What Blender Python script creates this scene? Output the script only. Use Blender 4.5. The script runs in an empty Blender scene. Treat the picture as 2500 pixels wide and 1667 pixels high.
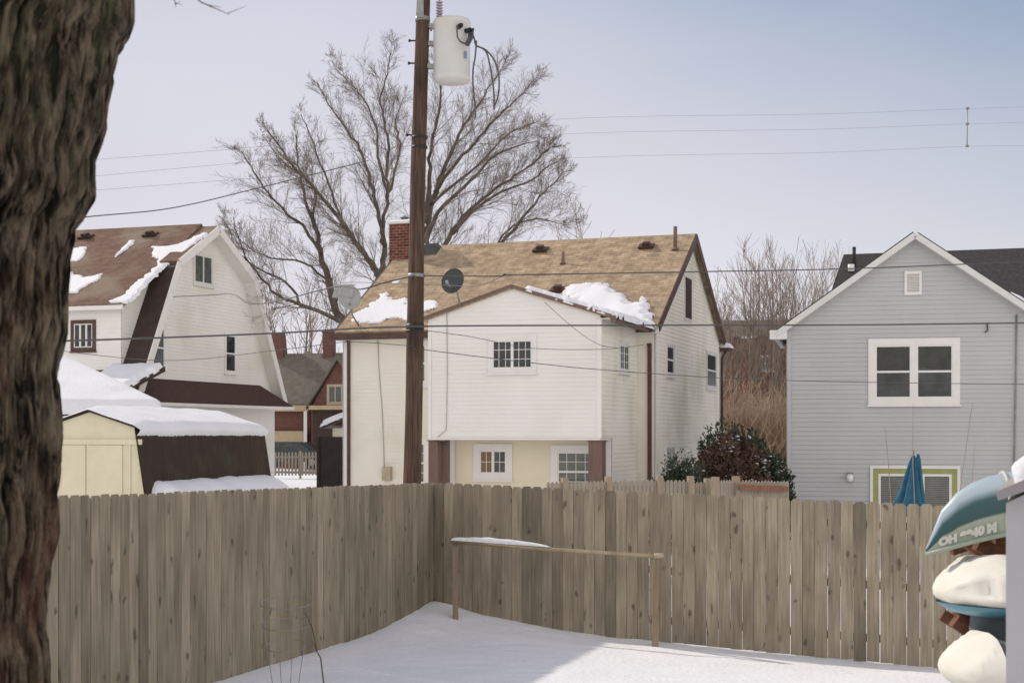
import bpy, math, random
from mathutils import Vector, Matrix, noise
R = math.radians
scene = bpy.context.scene
col = scene.collection

# ------------------------------------------------------------------ camera, world, sun, exposure
FPX, HV, CH = 3472.0, 1055.0, 2.5          # focal length in photo pixels, horizon row, eye height
cam = bpy.data.cameras.new('camera')
cam.sensor_width = 36; cam.lens = 50; cam.clip_end = 3000; cam.clip_start = .1
cam.shift_y = (HV-833.5)/2500
cam.dof.use_dof = True; cam.dof.focus_distance = 30; cam.dof.aperture_fstop = 8.5
co = bpy.data.objects.new('camera', cam); col.objects.link(co)
co.location = (0, 0, CH); co.rotation_euler = (R(90), 0, 0)
scene.camera = co

SUN_EL, SUN_AZ = 35.0, -55.0               # azimuth from +Y (view direction), positive to the right
world = bpy.data.worlds.new('World'); scene.world = world; world.use_nodes = True
wn, wl = world.node_tree.nodes, world.node_tree.links
bg = wn['Background']
sky = wn.new('ShaderNodeTexSky'); sky.sky_type = 'NISHITA'; sky.sun_disc = False
sky.sun_elevation = R(SUN_EL); sky.sun_rotation = R(SUN_AZ); sky.air_density = 1.0; sky.dust_density = .8; sky.ozone_density = 1.4
tc = wn.new('ShaderNodeTexCoord')
mp = wn.new('ShaderNodeMapping'); mp.inputs['Scale'].default_value = (1.0, 1.0, 2.6); mp.inputs['Location'].default_value = (.3, .2, .1)
nz = wn.new('ShaderNodeTexNoise'); nz.inputs['Scale'].default_value = 2.2; nz.inputs['Detail'].default_value = 5; nz.inputs['Roughness'].default_value = .45
# bright thin overcast everywhere, opening to blue high on the right
dot = wn.new('ShaderNodeVectorMath'); dot.operation = 'DOT_PRODUCT'; dot.inputs[1].default_value = (.438, .614, .658)
m1 = wn.new('ShaderNodeMath'); m1.operation = 'MULTIPLY_ADD'; m1.inputs[1].default_value = .22
mr_ = wn.new('ShaderNodeMapRange'); mr_.interpolation_type = 'SMOOTHSTEP'; mr_.inputs[1].default_value = .83; mr_.inputs[2].default_value = 1.04; mr_.inputs[3].default_value = 1.0; mr_.inputs[4].default_value = .06
mixc = wn.new('ShaderNodeMixRGB'); cloud = wn.new('ShaderNodeMixRGB')
cloud.inputs['Color1'].default_value = (5.85, 5.95, 6.9, 1); cloud.inputs['Color2'].default_value = (7.5, 7.3, 7.85, 1)
sep = wn.new('ShaderNodeSeparateXYZ'); hz_ = wn.new('ShaderNodeMapRange'); hz_.inputs[1].default_value = .32; hz_.inputs[2].default_value = .08
wl.new(tc.outputs['Generated'], mp.inputs['Vector']); wl.new(mp.outputs[0], nz.inputs['Vector'])
wl.new(tc.outputs['Generated'], dot.inputs[0]); wl.new(nz.outputs['Fac'], m1.inputs[0]); wl.new(dot.outputs['Value'], m1.inputs[2]); wl.new(m1.outputs[0], mr_.inputs[0])
wl.new(tc.outputs['Generated'], sep.inputs[0]); wl.new(sep.outputs['Z'], hz_.inputs[0]); wl.new(hz_.outputs[0], cloud.inputs['Fac'])
# low warm sky glow behind and right of the camera, added to brighten shaded walls
zb_ = wn.new('ShaderNodeMapRange'); zb_.interpolation_type = 'SMOOTHSTEP'; zb_.inputs[1].default_value = .34; zb_.inputs[2].default_value = .85; zb_.inputs[3].default_value = 1; zb_.inputs[4].default_value = 1.0
yb_ = wn.new('ShaderNodeMapRange'); yb_.interpolation_type = 'SMOOTHSTEP'; yb_.inputs[1].default_value = .35; yb_.inputs[2].default_value = -.5; yb_.inputs[3].default_value = 1; yb_.inputs[4].default_value = 1.95
lowm = wn.new('ShaderNodeMapRange'); lowm.interpolation_type = 'SMOOTHSTEP'; lowm.inputs[1].default_value = .75; lowm.inputs[2].default_value = .35
yb2 = wn.new('ShaderNodeMath'); yb2.operation = 'MULTIPLY_ADD'; yb1 = wn.new('ShaderNodeMath'); yb1.operation = 'SUBTRACT'; yb1.inputs[1].default_value = 1; yb2.inputs[2].default_value = 1
wl.new(sep.outputs['Z'], lowm.inputs[0]); wl.new(yb_.outputs[0], yb1.inputs[0]); wl.new(yb1.outputs[0], yb2.inputs[0]); wl.new(lowm.outputs[0], yb2.inputs[1])
br_ = wn.new('ShaderNodeMath'); br_.operation = 'MAXIMUM'; scl = wn.new('ShaderNodeVectorMath'); scl.operation = 'SCALE'
wl.new(sep.outputs['Z'], zb_.inputs[0]); xy_ = wn.new('ShaderNodeMath'); xy_.operation = 'MULTIPLY_ADD'; xy_.inputs[1].default_value = -.7; wl.new(sep.outputs['X'], xy_.inputs[0]); wl.new(sep.outputs['Y'], xy_.inputs[2]); wl.new(xy_.outputs[0], yb_.inputs[0]); wl.new(zb_.outputs[0], br_.inputs[0]); wl.new(yb2.outputs[0], br_.inputs[1])
wt_ = wn.new('ShaderNodeMapRange'); wt_.inputs[1].default_value = 1.0; wt_.inputs[2].default_value = 1.5; wm_ = wn.new('ShaderNodeMixRGB'); wm_.inputs['Color2'].default_value = (6.25, 5.95, 5.9, 1)
wl.new(br_.outputs[0], wt_.inputs[0]); wl.new(wt_.outputs[0], wm_.inputs['Fac']); wl.new(cloud.outputs[0], wm_.inputs['Color1'])
wl.new(wm_.outputs[0], scl.inputs[0]); nv_ = wn.new('ShaderNodeMapRange'); nv_.inputs[1].default_value = .3; nv_.inputs[2].default_value = .7; nv_.inputs[3].default_value = .93; nv_.inputs[4].default_value = 1.07
nm_ = wn.new('ShaderNodeMath'); nm_.operation = 'MULTIPLY'; wl.new(nz.outputs['Fac'], nv_.inputs[0]); wl.new(nv_.outputs[0], nm_.inputs[0]); wl.new(br_.outputs[0], nm_.inputs[1]); wl.new(nm_.outputs[0], scl.inputs['Scale'])
wl.new(mr_.outputs[0], mixc.inputs['Fac']); wl.new(sky.outputs[0], mixc.inputs['Color1']); wl.new(scl.outputs[0], mixc.inputs['Color2'])
wl.new(mixc.outputs[0], bg.inputs['Color']); bg.inputs['Strength'].default_value = .10

sl = bpy.data.lights.new('sun', 'SUN'); sl.energy = 2.9; sl.angle = R(1.2); sl.color = (1, .92, .81)
so = bpy.data.objects.new('sun', sl); col.objects.link(so)
sd = Vector((math.sin(R(SUN_AZ))*math.cos(R(SUN_EL)), math.cos(R(SUN_AZ))*math.cos(R(SUN_EL)), math.sin(R(SUN_EL))))
so.rotation_euler = sd.to_track_quat('Z', 'Y').to_euler(); so.location = (0, 0, 30)
scene.view_settings.view_transform = 'Standard'; scene.view_settings.look = 'None'
scene.view_settings.gamma = 1; scene.view_settings.exposure = 0.07
scene.cycles.max_bounces = 6; scene.cycles.diffuse_bounces = 3; scene.cycles.transparent_max_bounces = 6

# ------------------------------------------------------------------ helpers
def obj(name, mesh, mat, parent=None):
    o = bpy.data.objects.new(name, mesh); col.objects.link(o)
    if mat is not None and mesh is not None: mesh.materials.append(mat)
    if parent is not None: o.parent = parent
    return o
def tag(o, label=None, cat=None, group=None, kind=None):
    if label: o['label'] = label
    if cat: o['category'] = cat
    if group: o['group'] = group
    if kind: o['kind'] = kind
    return o
def empty(name, loc, label, cat, rz=0, group=None):
    o = bpy.data.objects.new(name, None); col.objects.link(o)
    o.location = loc; o.rotation_euler = (0, 0, rz); o.empty_display_size = .3
    return tag(o, label, cat, group)

class MB:
    def __init__(s): s.v = []; s.f = []; s.uv = []; s.smooth = []; s.has_uv = False; s.tone = []; s.has_tone = False
    def poly(s, pts, uv=None, smooth=False, tone=.5):
        n = len(s.v); s.v += [tuple(p) for p in pts]; s.f.append(tuple(range(n, n+len(pts))))
        s.uv.append(uv); s.smooth.append(smooth); s.tone.append(tone)
        if uv: s.has_uv = True
    def hexa(s, c, uvs=None, tone=.5):         # c: 8 corners, bottom 0-3, top 4-7 (counter-clockwise seen from above)
        n = len(s.v); s.v += [tuple(p) for p in c]
        for q in ((3,2,1,0), (4,5,6,7), (0,1,5,4), (1,2,6,5), (2,3,7,6), (3,0,4,7)):
            s.f.append(tuple(n+i for i in q)); s.uv.append([uvs[i] for i in q] if uvs else None); s.smooth.append(False); s.tone.append(tone)
        if uvs: s.has_uv = True
    def box(s, x0, x1, y0, y1, z0, z1, tone=.5):
        s.hexa([(x0,y0,z0),(x1,y0,z0),(x1,y1,z0),(x0,y1,z0),(x0,y0,z1),(x1,y0,z1),(x1,y1,z1),(x0,y1,z1)], tone=tone)
    def grid(s, P, nu, nv, smooth=True, closed_u=False, flip=False, skip=None):
        n = len(s.v)
        for j in range(nv):
            for i in range(nu): s.v.append(tuple(P(i, j)))
        for j in range(nv-1):
            for i in range(nu if closed_u else nu-1):
                if skip and skip(i, j): continue
                k = (i+1) % nu
                q = (n+j*nu+i, n+j*nu+k, n+(j+1)*nu+k, n+(j+1)*nu+i)
                s.f.append(q[::-1] if flip else q); s.uv.append(None); s.smooth.append(smooth); s.tone.append(.5)
    def tube(s, pts, rads, sides=6, caps=True, smooth=True):
        pts = [Vector(p) for p in pts]; n0 = len(s.v); N = len(pts)
        up = None
        for i, p in enumerate(pts):
            d = (pts[min(i+1, N-1)]-pts[max(i-1, 0)])
            if d.length < 1e-9: d = Vector((0,0,1))
            d.normalize()
            if up is None:
                up = Vector((0,0,1)) if abs(d.z) < .9 else Vector((1,0,0))
            a = up.cross(d)
            if a.length < 1e-6: a = Vector((1,0,0)).cross(d)
            a.normalize(); b = d.cross(a); up = b
            r = rads[i] if isinstance(rads, (list, tuple)) else rads
            for k in range(sides):
                t = 2*math.pi*k/sides
                q = p+a*(math.cos(t)*r)+b*(math.sin(t)*r); s.v.append((q.x, q.y, q.z))
        for i in range(N-1):
            for k in range(sides):
                k2 = (k+1) % sides
                s.f.append((n0+i*sides+k, n0+i*sides+k2, n0+(i+1)*sides+k2, n0+(i+1)*sides+k)); s.uv.append(None); s.smooth.append(smooth); s.tone.append(.5)
        if caps:
            s.f.append(tuple(n0+k for k in range(sides))[::-1]); s.f.append(tuple(n0+(N-1)*sides+k for k in range(sides)))
            s.uv += [None]*2; s.smooth += [False]*2; s.tone += [.5]*2
    def build(s, name, mat, parent=None, bevel=0):
        me = bpy.data.meshes.new(name); me.from_pydata(s.v, [], s.f)
        if s.has_uv:
            l = me.uv_layers.new(name='UVMap'); data = []
            for f, u in zip(s.f, s.uv):
                for i in range(len(f)): data += (u[i] if u else (0, 0))
            l.data.foreach_set('uv', data)
        if s.has_tone:
            a = me.attributes.new('tone', 'FLOAT', 'FACE'); a.data.foreach_set('value', s.tone)
        me.polygons.foreach_set('use_smooth', s.smooth)
        me.update()
        o = obj(name, me, mat, parent)
        if bevel:
            b = o.modifiers.new('bevel', 'BEVEL'); b.width = bevel; b.segments = 2; b.limit_method = 'ANGLE'
        return o

class Fr:                                    # a building's own axes: x right along the front, y into depth
    def __init__(s, x, y, b): s.o = Vector((x, y, 0)); s.b = b; s.ex = Vector((math.cos(b), -math.sin(b), 0)); s.ey = Vector((math.sin(b), math.cos(b), 0))
    def loc(s, w): d = Vector(w)-s.o; return Vector((d.dot(s.ex), d.dot(s.ey), d.z))
    def dirl(s, d): return Vector((d.dot(s.ex), d.dot(s.ey), d.z))
class Pl:                                    # a plane of that building: O origin, A across, U up (all local); N outwards
    def __init__(s, F, O, A, U): s.F = F; s.O = Vector(O); s.A = Vector(A).normalized(); s.U = Vector(U).normalized(); s.N = s.A.cross(s.U).normalized()
    def P(s, a, b, n=0): return s.O+s.A*a+s.U*b+s.N*n
    def at(s, u, v):
        o = s.F.loc((0, 0, CH)); d = s.F.dirl(Vector(((u-1250)/FPX, 1, (HV-v)/FPX)))
        t = (s.O-o).dot(s.N)/d.dot(s.N); p = o+d*t-s.O
        return p.dot(s.A), p.dot(s.U)
def px(u, v, Y): return Vector(((u-1250)/FPX*Y, Y, CH+(HV-v)/FPX*Y))
def pbox(mb, W, a0, a1, b0, b1, n0, n1, uv=False):
    c = [W.P(a0,b0,n0), W.P(a1,b0,n0), W.P(a1,b1,n0), W.P(a0,b1,n0), W.P(a0,b0,n1), W.P(a1,b0,n1), W.P(a1,b1,n1), W.P(a0,b1,n1)]
    u = [(a0,b0),(a1,b0),(a1,b1),(a0,b1)]*2 if uv else None
    mb.hexa(c, u)
def interp(tab, x):
    if x <= tab[0][0]: return tab[0][1]
    for (x0, y0), (x1, y1) in zip(tab, tab[1:]):
        if x <= x1: return y0+(y1-y0)*(x-x0)/(x1-x0) if x1 > x0 else y1
    return tab[-1][1]
def siding(mb, W, left, right, z0, z1, course=.105, lip=.013):
    """lapped boards: left/right are (height, a) outlines"""
    ks = sorted(set([z0, z1]+[z for z, _ in left+right if z0 < z < z1])); k = int(math.floor(z0/course)); z = z0
    while z < z1-1e-6:
        k = int(math.floor(z/course+1e-6)); zt = (k+1)*course
        nxt = min([q for q in ks if q > z+1e-6]+[zt]); nxt = min(nxt, z1)
        f0 = (z-k*course)/course; f1 = (nxt-k*course)/course
        n0 = lip*(1-f0); n1 = lip*(1-f1)
        l0, l1, r0, r1 = interp(left, z+1e-6), interp(left, nxt-1e-6), interp(right, z+1e-6), interp(right, nxt-1e-6)
        if f0 < 1e-3: mb.poly([W.P(l0,z,0), W.P(r0,z,0), W.P(r0,z,n0), W.P(l0,z,n0)])
        if r0-l0 > .01 or r1-l1 > .01:
            mb.poly([W.P(l0,z,n0), W.P(r0,z,n0), W.P(r1,nxt,n1), W.P(l1,nxt,n1)])
        z = nxt
def window(parent, W, a0, a1, b0, b1, frame, glass, trim=.09, kind='slider', grid=None, name='window', sash=None, blind=None, sill=True, label=None):
    """a0..a1, b0..b1: glazed opening inside the trim"""
    m = MB(); e = .045
    pbox(m, W, a0-trim, a0, b0-trim, b1+trim, -.03, e); pbox(m, W, a1, a1+trim, b0-trim, b1+trim, -.03, e)
    pbox(m, W, a0, a1, b1, b1+trim, -.03, e-.001); pbox(m, W, a0, a1, b0-trim, b0, -.03, e-.001)
    if sill: pbox(m, W, a0-trim-.03, a1+trim+.03, b0-trim-.04, b0-trim, -.03, e+.03)
    o = m.build(name, frame, parent)
    if label: o['label'] = label
    s = MB(); t = .035
    xs = [a0, (a0+a1)/2, a1] if kind in ('slider', 'pair') else [a0, a1]
    if kind == 'triple': xs = [a0+(a1-a0)*i/3 for i in range(4)]
    for i, x in enumerate(xs):
        w = t*1.4 if 0 < i < len(xs)-1 else t
        x0, x1 = (x, x+w) if i == 0 else ((x-w, x) if i == len(xs)-1 else (x-w/2-.01, x+w/2+.01))
        pbox(s, W, x0, x1, b0, b1, -.02, .034)
    pbox(s, W, a0, a1, b0, b0+t, -.02, .033); pbox(s, W, a0, a1, b1-t, b1, -.02, .033)
    if kind in ('hung', 'pair'): mb_ = (b0+b1)/2; pbox(s, W, a0, a1, mb_-.025, mb_+.025, -.02, .036)
    if grid:
        nx, ny = grid
        for i in range(1, nx):
            x = a0+(a1-a0)*i/nx; pbox(s, W, x-.007, x+.007, b0, b1, .0, .028)
        for j in range(1, ny):
            z = b0+(b1-b0)*j/ny; pbox(s, W, a0, a1, z-.007, z+.007, .0, .0265)
    s.build('sash', sash or frame, o)
    g = MB(); pbox(g, W, a0, a1, b0, b1, -.02, .019); g.build('pane', glass, o)
    if blind:
        bm_, bb0 = blind; q = MB(); n = 0; z = bb0
        while z < b1-.03:
            q.poly([W.P(a0+.03,z,.0195), W.P(a1-.03,z,.0195), W.P(a1-.03,z+.028,.0215), W.P(a0+.03,z+.028,.0215)]); z += .042
        q.build('blind', bm_, o)
    return o
def inpoly(x, y, poly):
    c = False; n = len(poly)
    for i in range(n):
        x0, y0 = poly[i]; x1, y1 = poly[i-1]
        if (y0 > y) != (y1 > y) and x < (x1-x0)*(y-y0)/(y1-y0)+x0: c = not c
    return c
def edged(x, y, poly):
    d = 1e9
    for i in range(len(poly)):
        x0, y0 = poly[i]; x1, y1 = poly[i-1]; dx, dy = x1-x0, y1-y0; L = dx*dx+dy*dy
        t = max(0, min(1, ((x-x0)*dx+(y-y0)*dy)/L)) if L > 0 else 0
        d = min(d, math.hypot(x-x0-t*dx, y-y0-t*dy))
    return d
def snow_patch(W, poly, parent, h=.09, soft=.12, res=.05, rough=.05, base=0, seed=0, name='snow', step=None):
    """thick snow lying on the plane W inside the outline poly (plane coordinates)"""
    xs = [p[0] for p in poly]; ys = [p[1] for p in poly]; m = MB()
    x0, x1, y0, y1 = min(xs)-.2, max(xs)+.2, min(ys)-.2, max(ys)+.2
    nx, ny = int((x1-x0)/res)+2, int((y1-y0)/res)+2; H = {}
    for j in range(ny):
        for i in range(nx):
            x, y = x0+i*res, y0+j*res
            d = edged(x, y, poly)*(1 if inpoly(x, y, poly) else -1)
            nv = noise.noise(Vector((x*3.1+seed, y*4.7, seed*1.7)))*rough+noise.noise(Vector((x*9+seed, y*14, 3)))*rough*.5
            if step: nv += rough*.8*(math.sin(y/step*2*math.pi))*noise.noise(Vector((x*2, math.floor(y/step), seed)))
            d += nv*1.6
            H[i, j] = (x, y, d)
    def hh(d, x, y):
        if d <= 0: return -.03
        t = min(1, d/soft); return h*math.sqrt(1-(1-t)**2)*(1+.25*noise.noise(Vector((x*1.3, y*1.3, seed+5))))
    idx = {}
    for (i, j), (x, y, d) in H.items():
        if d > -res*1.6:
            idx[i, j] = len(m.v); p = W.P(x, y, base+hh(d, x, y)); m.v.append(tuple(p))
    for (i, j) in list(idx):
        q = [(i,j),(i+1,j),(i+1,j+1),(i,j+1)]
        if all(k in idx for k in q) and any(H[k][2] > 0 for k in q):
            m.f.append(tuple(idx[k] for k in q)); m.uv.append(None); m.smooth.append(True); m.tone.append(.5)
    return m.build(name, M['snow'], parent)
def pxpoly(W, pts): return [W.at(u, v) for u, v in pts]

# ------------------------------------------------------------------ materials
M = {}
def nodes(name):
    m = bpy.data.materials.new(name); m.use_nodes = True; M[name] = m
    return m, m.node_tree.nodes, m.node_tree.links, m.node_tree.nodes['Principled BSDF']
def noise_mat(name, c1, c2, scale=4, stretch=(1,1,1), rough=.8, bump=0, bscale=None, detail=6, spec=.3, lo=.35, hi=.65, metallic=0, c3=None, s3=1, f3=.5, space='Object', stretch3=(1,1,1)):
    m, n, l, p = nodes(name)
    t = n.new('ShaderNodeTexCoord'); mp = n.new('ShaderNodeMapping'); mp.inputs['Scale'].default_value = stretch
    z = n.new('ShaderNodeTexNoise'); z.inputs['Scale'].default_value = scale; z.inputs['Detail'].default_value = detail; z.inputs['Roughness'].default_value = .6
    r = n.new('ShaderNodeValToRGB'); r.color_ramp.elements[0].position = lo; r.color_ramp.elements[1].position = hi
    r.color_ramp.elements[0].color = (*c1, 1); r.color_ramp.elements[1].color = (*c2, 1)
    l.new(t.outputs[space], mp.inputs[0]); l.new(mp.outputs[0], z.inputs['Vector']); l.new(z.outputs['Fac'], r.inputs[0])
    out = r.outputs[0]
    if c3:
        mp3 = n.new('ShaderNodeMapping'); mp3.inputs['Scale'].default_value = stretch3; mp3.inputs['Location'].default_value = (3.1, 7.7, 1.3)
        z3 = n.new('ShaderNodeTexNoise'); z3.inputs['Scale'].default_value = s3; z3.inputs['Detail'].default_value = 5
        r3 = n.new('ShaderNodeValToRGB'); r3.color_ramp.elements[0].position = .5; r3.color_ramp.elements[1].position = .72
        r3.color_ramp.elements[0].color = (0,0,0,1); r3.color_ramp.elements[1].color = (f3,f3,f3,1)
        mx = n.new('ShaderNodeMixRGB'); mx.inputs['Color2'].default_value = (*c3, 1)
        l.new(t.outputs[space], mp3.inputs[0]); l.new(mp3.outputs[0], z3.inputs['Vector']); l.new(z3.outputs['Fac'], r3.inputs[0]); l.new(r3.outputs[0], mx.inputs['Fac'])
        l.new(out, mx.inputs['Color1']); out = mx.outputs[0]
    l.new(out, p.inputs['Base Color']); p.inputs['Roughness'].default_value = rough; p.inputs['Specular IOR Level'].default_value = spec; p.inputs['Metallic'].default_value = metallic
    if bump:
        b = n.new('ShaderNodeBump'); b.inputs['Strength'].default_value = bump; b.inputs['Distance'].default_value = .02
        if bscale:
            z2 = n.new('ShaderNodeTexNoise'); z2.inputs['Scale'].default_value = bscale; z2.inputs['Detail'].default_value = 5
            l.new(mp.outputs[0], z2.inputs['Vector']); l.new(z2.outputs['Fac'], b.inputs['Height'])
        else: l.new(z.outputs['Fac'], b.inputs['Height'])
        l.new(b.outputs[0], p.inputs['Normal'])
    return m
noise_mat('snow', (.78,.78,.79), (.83,.82,.83), 1.2, rough=.75, bump=.8, bscale=16, spec=.2)
noise_mat('cream_siding', (.80,.755,.655), (.84,.795,.70), .7, rough=.6, c3=(.47,.46,.33), s3=.8, f3=.30, stretch3=(1,1,.7))
noise_mat('side_siding', (.80,.76,.655), (.84,.80,.70), .7, rough=.65, c3=(.42,.41,.26), s3=.75, f3=.5, stretch3=(1,1,.5))
noise_mat('bright_siding', (.83,.80,.735), (.86,.835,.775), .6, rough=.6, c3=(.58,.55,.44), s3=.5, f3=.2)
noise_mat('yellow_siding', (.76,.685,.50), (.80,.72,.54), .8, rough=.6)
noise_mat('pale_siding', (.79,.77,.72), (.83,.81,.76), .5, rough=.6, c3=(.55,.52,.38), s3=.35, f3=.55)
noise_mat('grey_siding', (.475,.47,.455), (.515,.51,.495), .6, rough=.55)
noise_mat('white_paint', (.76,.735,.68), (.81,.78,.73), 3, rough=.45)
noise_mat('dull_white', (.66,.65,.60), (.71,.70,.645), 3, rough=.5)
noise_mat('brown_trim', (.075,.042,.032), (.105,.06,.046), 5, rough=.5)
noise_mat('brown_post', (.16,.10,.082), (.21,.135,.11), 3, stretch=(6,6,.6), rough=.7)
noise_mat('dark_roof', (.048,.032,.026), (.066,.045,.037), 3, rough=.85, bump=.2, bscale=25)
noise_mat('skirt_shingle', (.062,.035,.028), (.088,.05,.04), 9, rough=.9, bump=.3, bscale=30)
noise_mat('shed_side', (.030,.016,.011), (.045,.025,.017), 6, stretch=(1,1,.2), rough=.7, c3=(.05,.055,.025), s3=2.2, f3=.6, lo=.3, hi=.7)
noise_mat('shed_yellow', (.66,.61,.42), (.72,.67,.48), 2, rough=.5, c3=(.5,.42,.2), s3=1.5, f3=.35, stretch3=(1,1,.2))
noise_mat('glass', (.010,.014,.012), (.05,.055,.048), 2.2, rough=.05, spec=.5, lo=.35, hi=.65, bump=.12, bscale=2.5)
noise_mat('glass_green', (.05,.06,.05), (.11,.12,.10), 2.5, rough=.15, spec=.4)
noise_mat('blind', (.20,.20,.175), (.26,.26,.23), 5, rough=.7)
noise_mat('dark_blind', (.05,.052,.042), (.075,.075,.06), 5, rough=.7)
noise_mat('curtain', (.20,.13,.07), (.26,.17,.10), 6, stretch=(5,5,.4), rough=.9)
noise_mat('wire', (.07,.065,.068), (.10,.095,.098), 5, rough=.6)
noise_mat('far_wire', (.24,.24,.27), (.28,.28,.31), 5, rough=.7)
noise_mat('pole_wood', (.05,.033,.024), (.125,.08,.056), 5, stretch=(7,7,.35), rough=.85, bump=.6, spec=.2, c3=(.02,.014,.01), s3=.9, f3=.7)
noise_mat('transformer', (.58,.57,.53), (.63,.62,.57), 2, rough=.4, c3=(.56,.50,.34), s3=1.2, f3=.4)
noise_mat('porcelain', (.33,.30,.31), (.42,.39,.40), 5, rough=.3)
noise_mat('galvanised', (.22,.22,.21), (.32,.32,.31), 8, rough=.45, metallic=.4)
noise_mat('black_metal', (.02,.018,.018), (.035,.03,.03), 8, rough=.5)
noise_mat('dish_dark', (.055,.06,.058), (.085,.09,.085), 3, rough=.5)
noise_mat('dish_pale', (.33,.34,.33), (.40,.41,.39), 6, rough=.6)
noise_mat('twig', (.15,.12,.095), (.25,.205,.165), 2.5, rough=.9)
noise_mat('far_twig', (.22,.175,.14), (.33,.27,.22), 1.5, rough=.95)
noise_mat('brush', (.30,.20,.14), (.50,.38,.28), .6, rough=.95)
noise_mat('limb', (.07,.057,.043), (.18,.15,.12), 3, stretch=(1,1,.4), rough=.9, bump=.4)
noise_mat('evergreen', (.025,.038,.02), (.07,.082,.045), 7, rough=.7)
noise_mat('dead_needle', (.095,.055,.038), (.17,.10,.07), 5, rough=.9)
noise_mat('neighbour_wood', (.26,.225,.17), (.335,.29,.225), 4, stretch=(4,4,.5), rough=.85)
noise_mat('cedar_post', (.28,.215,.155), (.34,.265,.195), 4, stretch=(5,5,.6), rough=.8)
noise_mat('red_brown_wood', (.19,.085,.05), (.25,.12,.075), 4, stretch=(5,5,.6), rough=.8)
noise_mat('rack_wood', (.10,.042,.022), (.20,.088,.05), 4, stretch=(3,3,3), rough=.8, bump=.3)
noise_mat('canvas', (.68,.65,.57), (.76,.73,.65), 3, rough=.85, bump=.3, bscale=5, c3=(.52,.45,.32), s3=3, f3=.3)
noise_mat('canoe_teal', (.035,.085,.085), (.05,.11,.11), 3, rough=.35, spec=.5)
noise_mat('canoe_band', (.26,.31,.24), (.33,.37,.29), 4, rough=.5)
noise_mat('kayak_blue', (.09,.22,.29), (.12,.28,.35), 3, rough=.35)
noise_mat('letter_white', (.52,.53,.45), (.58,.59,.5), 3, rough=.6)
noise_mat('decal_yellow', (.55,.55,.16), (.6,.6,.2), 3, rough=.6)
noise_mat('grey_cover', (.10,.115,.12), (.16,.175,.18), 3, rough=.7)
noise_mat('shed_grey', (.40,.395,.40), (.44,.435,.44), 2, rough=.6)
noise_mat('fascia', (.27,.245,.245), (.32,.29,.29), 3, rough=.7)
noise_mat('umbrella_blue', (.018,.085,.14), (.03,.13,.19), 5, rough=.7)
noise_mat('lime', (.30,.32,.10), (.36,.38,.14), 3, rough=.5)
noise_mat('tan_metal', (.40,.33,.24), (.47,.40,.30), 5, rough=.6)
noise_mat('bamboo', (.32,.25,.15), (.42,.34,.22), 8, stretch=(1,1,1), rough=.6)
noise_mat('frame_wood', (.21,.165,.11), (.28,.225,.155), 5, stretch=(5,5,.5), rough=.8)
noise_mat('car_paint', (.012,.02,.02), (.02,.03,.03), 1, rough=.25, spec=.6)
noise_mat('tyre', (.015,.015,.015), (.025,.025,.025), 5, rough=.9)
noise_mat('lamp_white', (.75,.74,.7), (.8,.79,.75), 5, rough=.3)
noise_mat('far_brick', (.13,.062,.05), (.18,.088,.07), 6, rough=.9)
noise_mat('far_roof', (.13,.115,.09), (.18,.16,.125), 3, stretch=(1,1,1), rough=.95)
noise_mat('dark_shingle', (.045,.042,.042), (.07,.066,.064), 9, rough=.9, bump=.3, bscale=30)
noise_mat('tan_band', (.42,.33,.2), (.48,.38,.24), 3, rough=.7)
noise_mat('dark_door', (.022,.016,.013), (.035,.025,.02), 4, rough=.5)
noise_mat('blue_label', (.18,.22,.38), (.22,.27,.44), 5, rough=.5)

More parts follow.
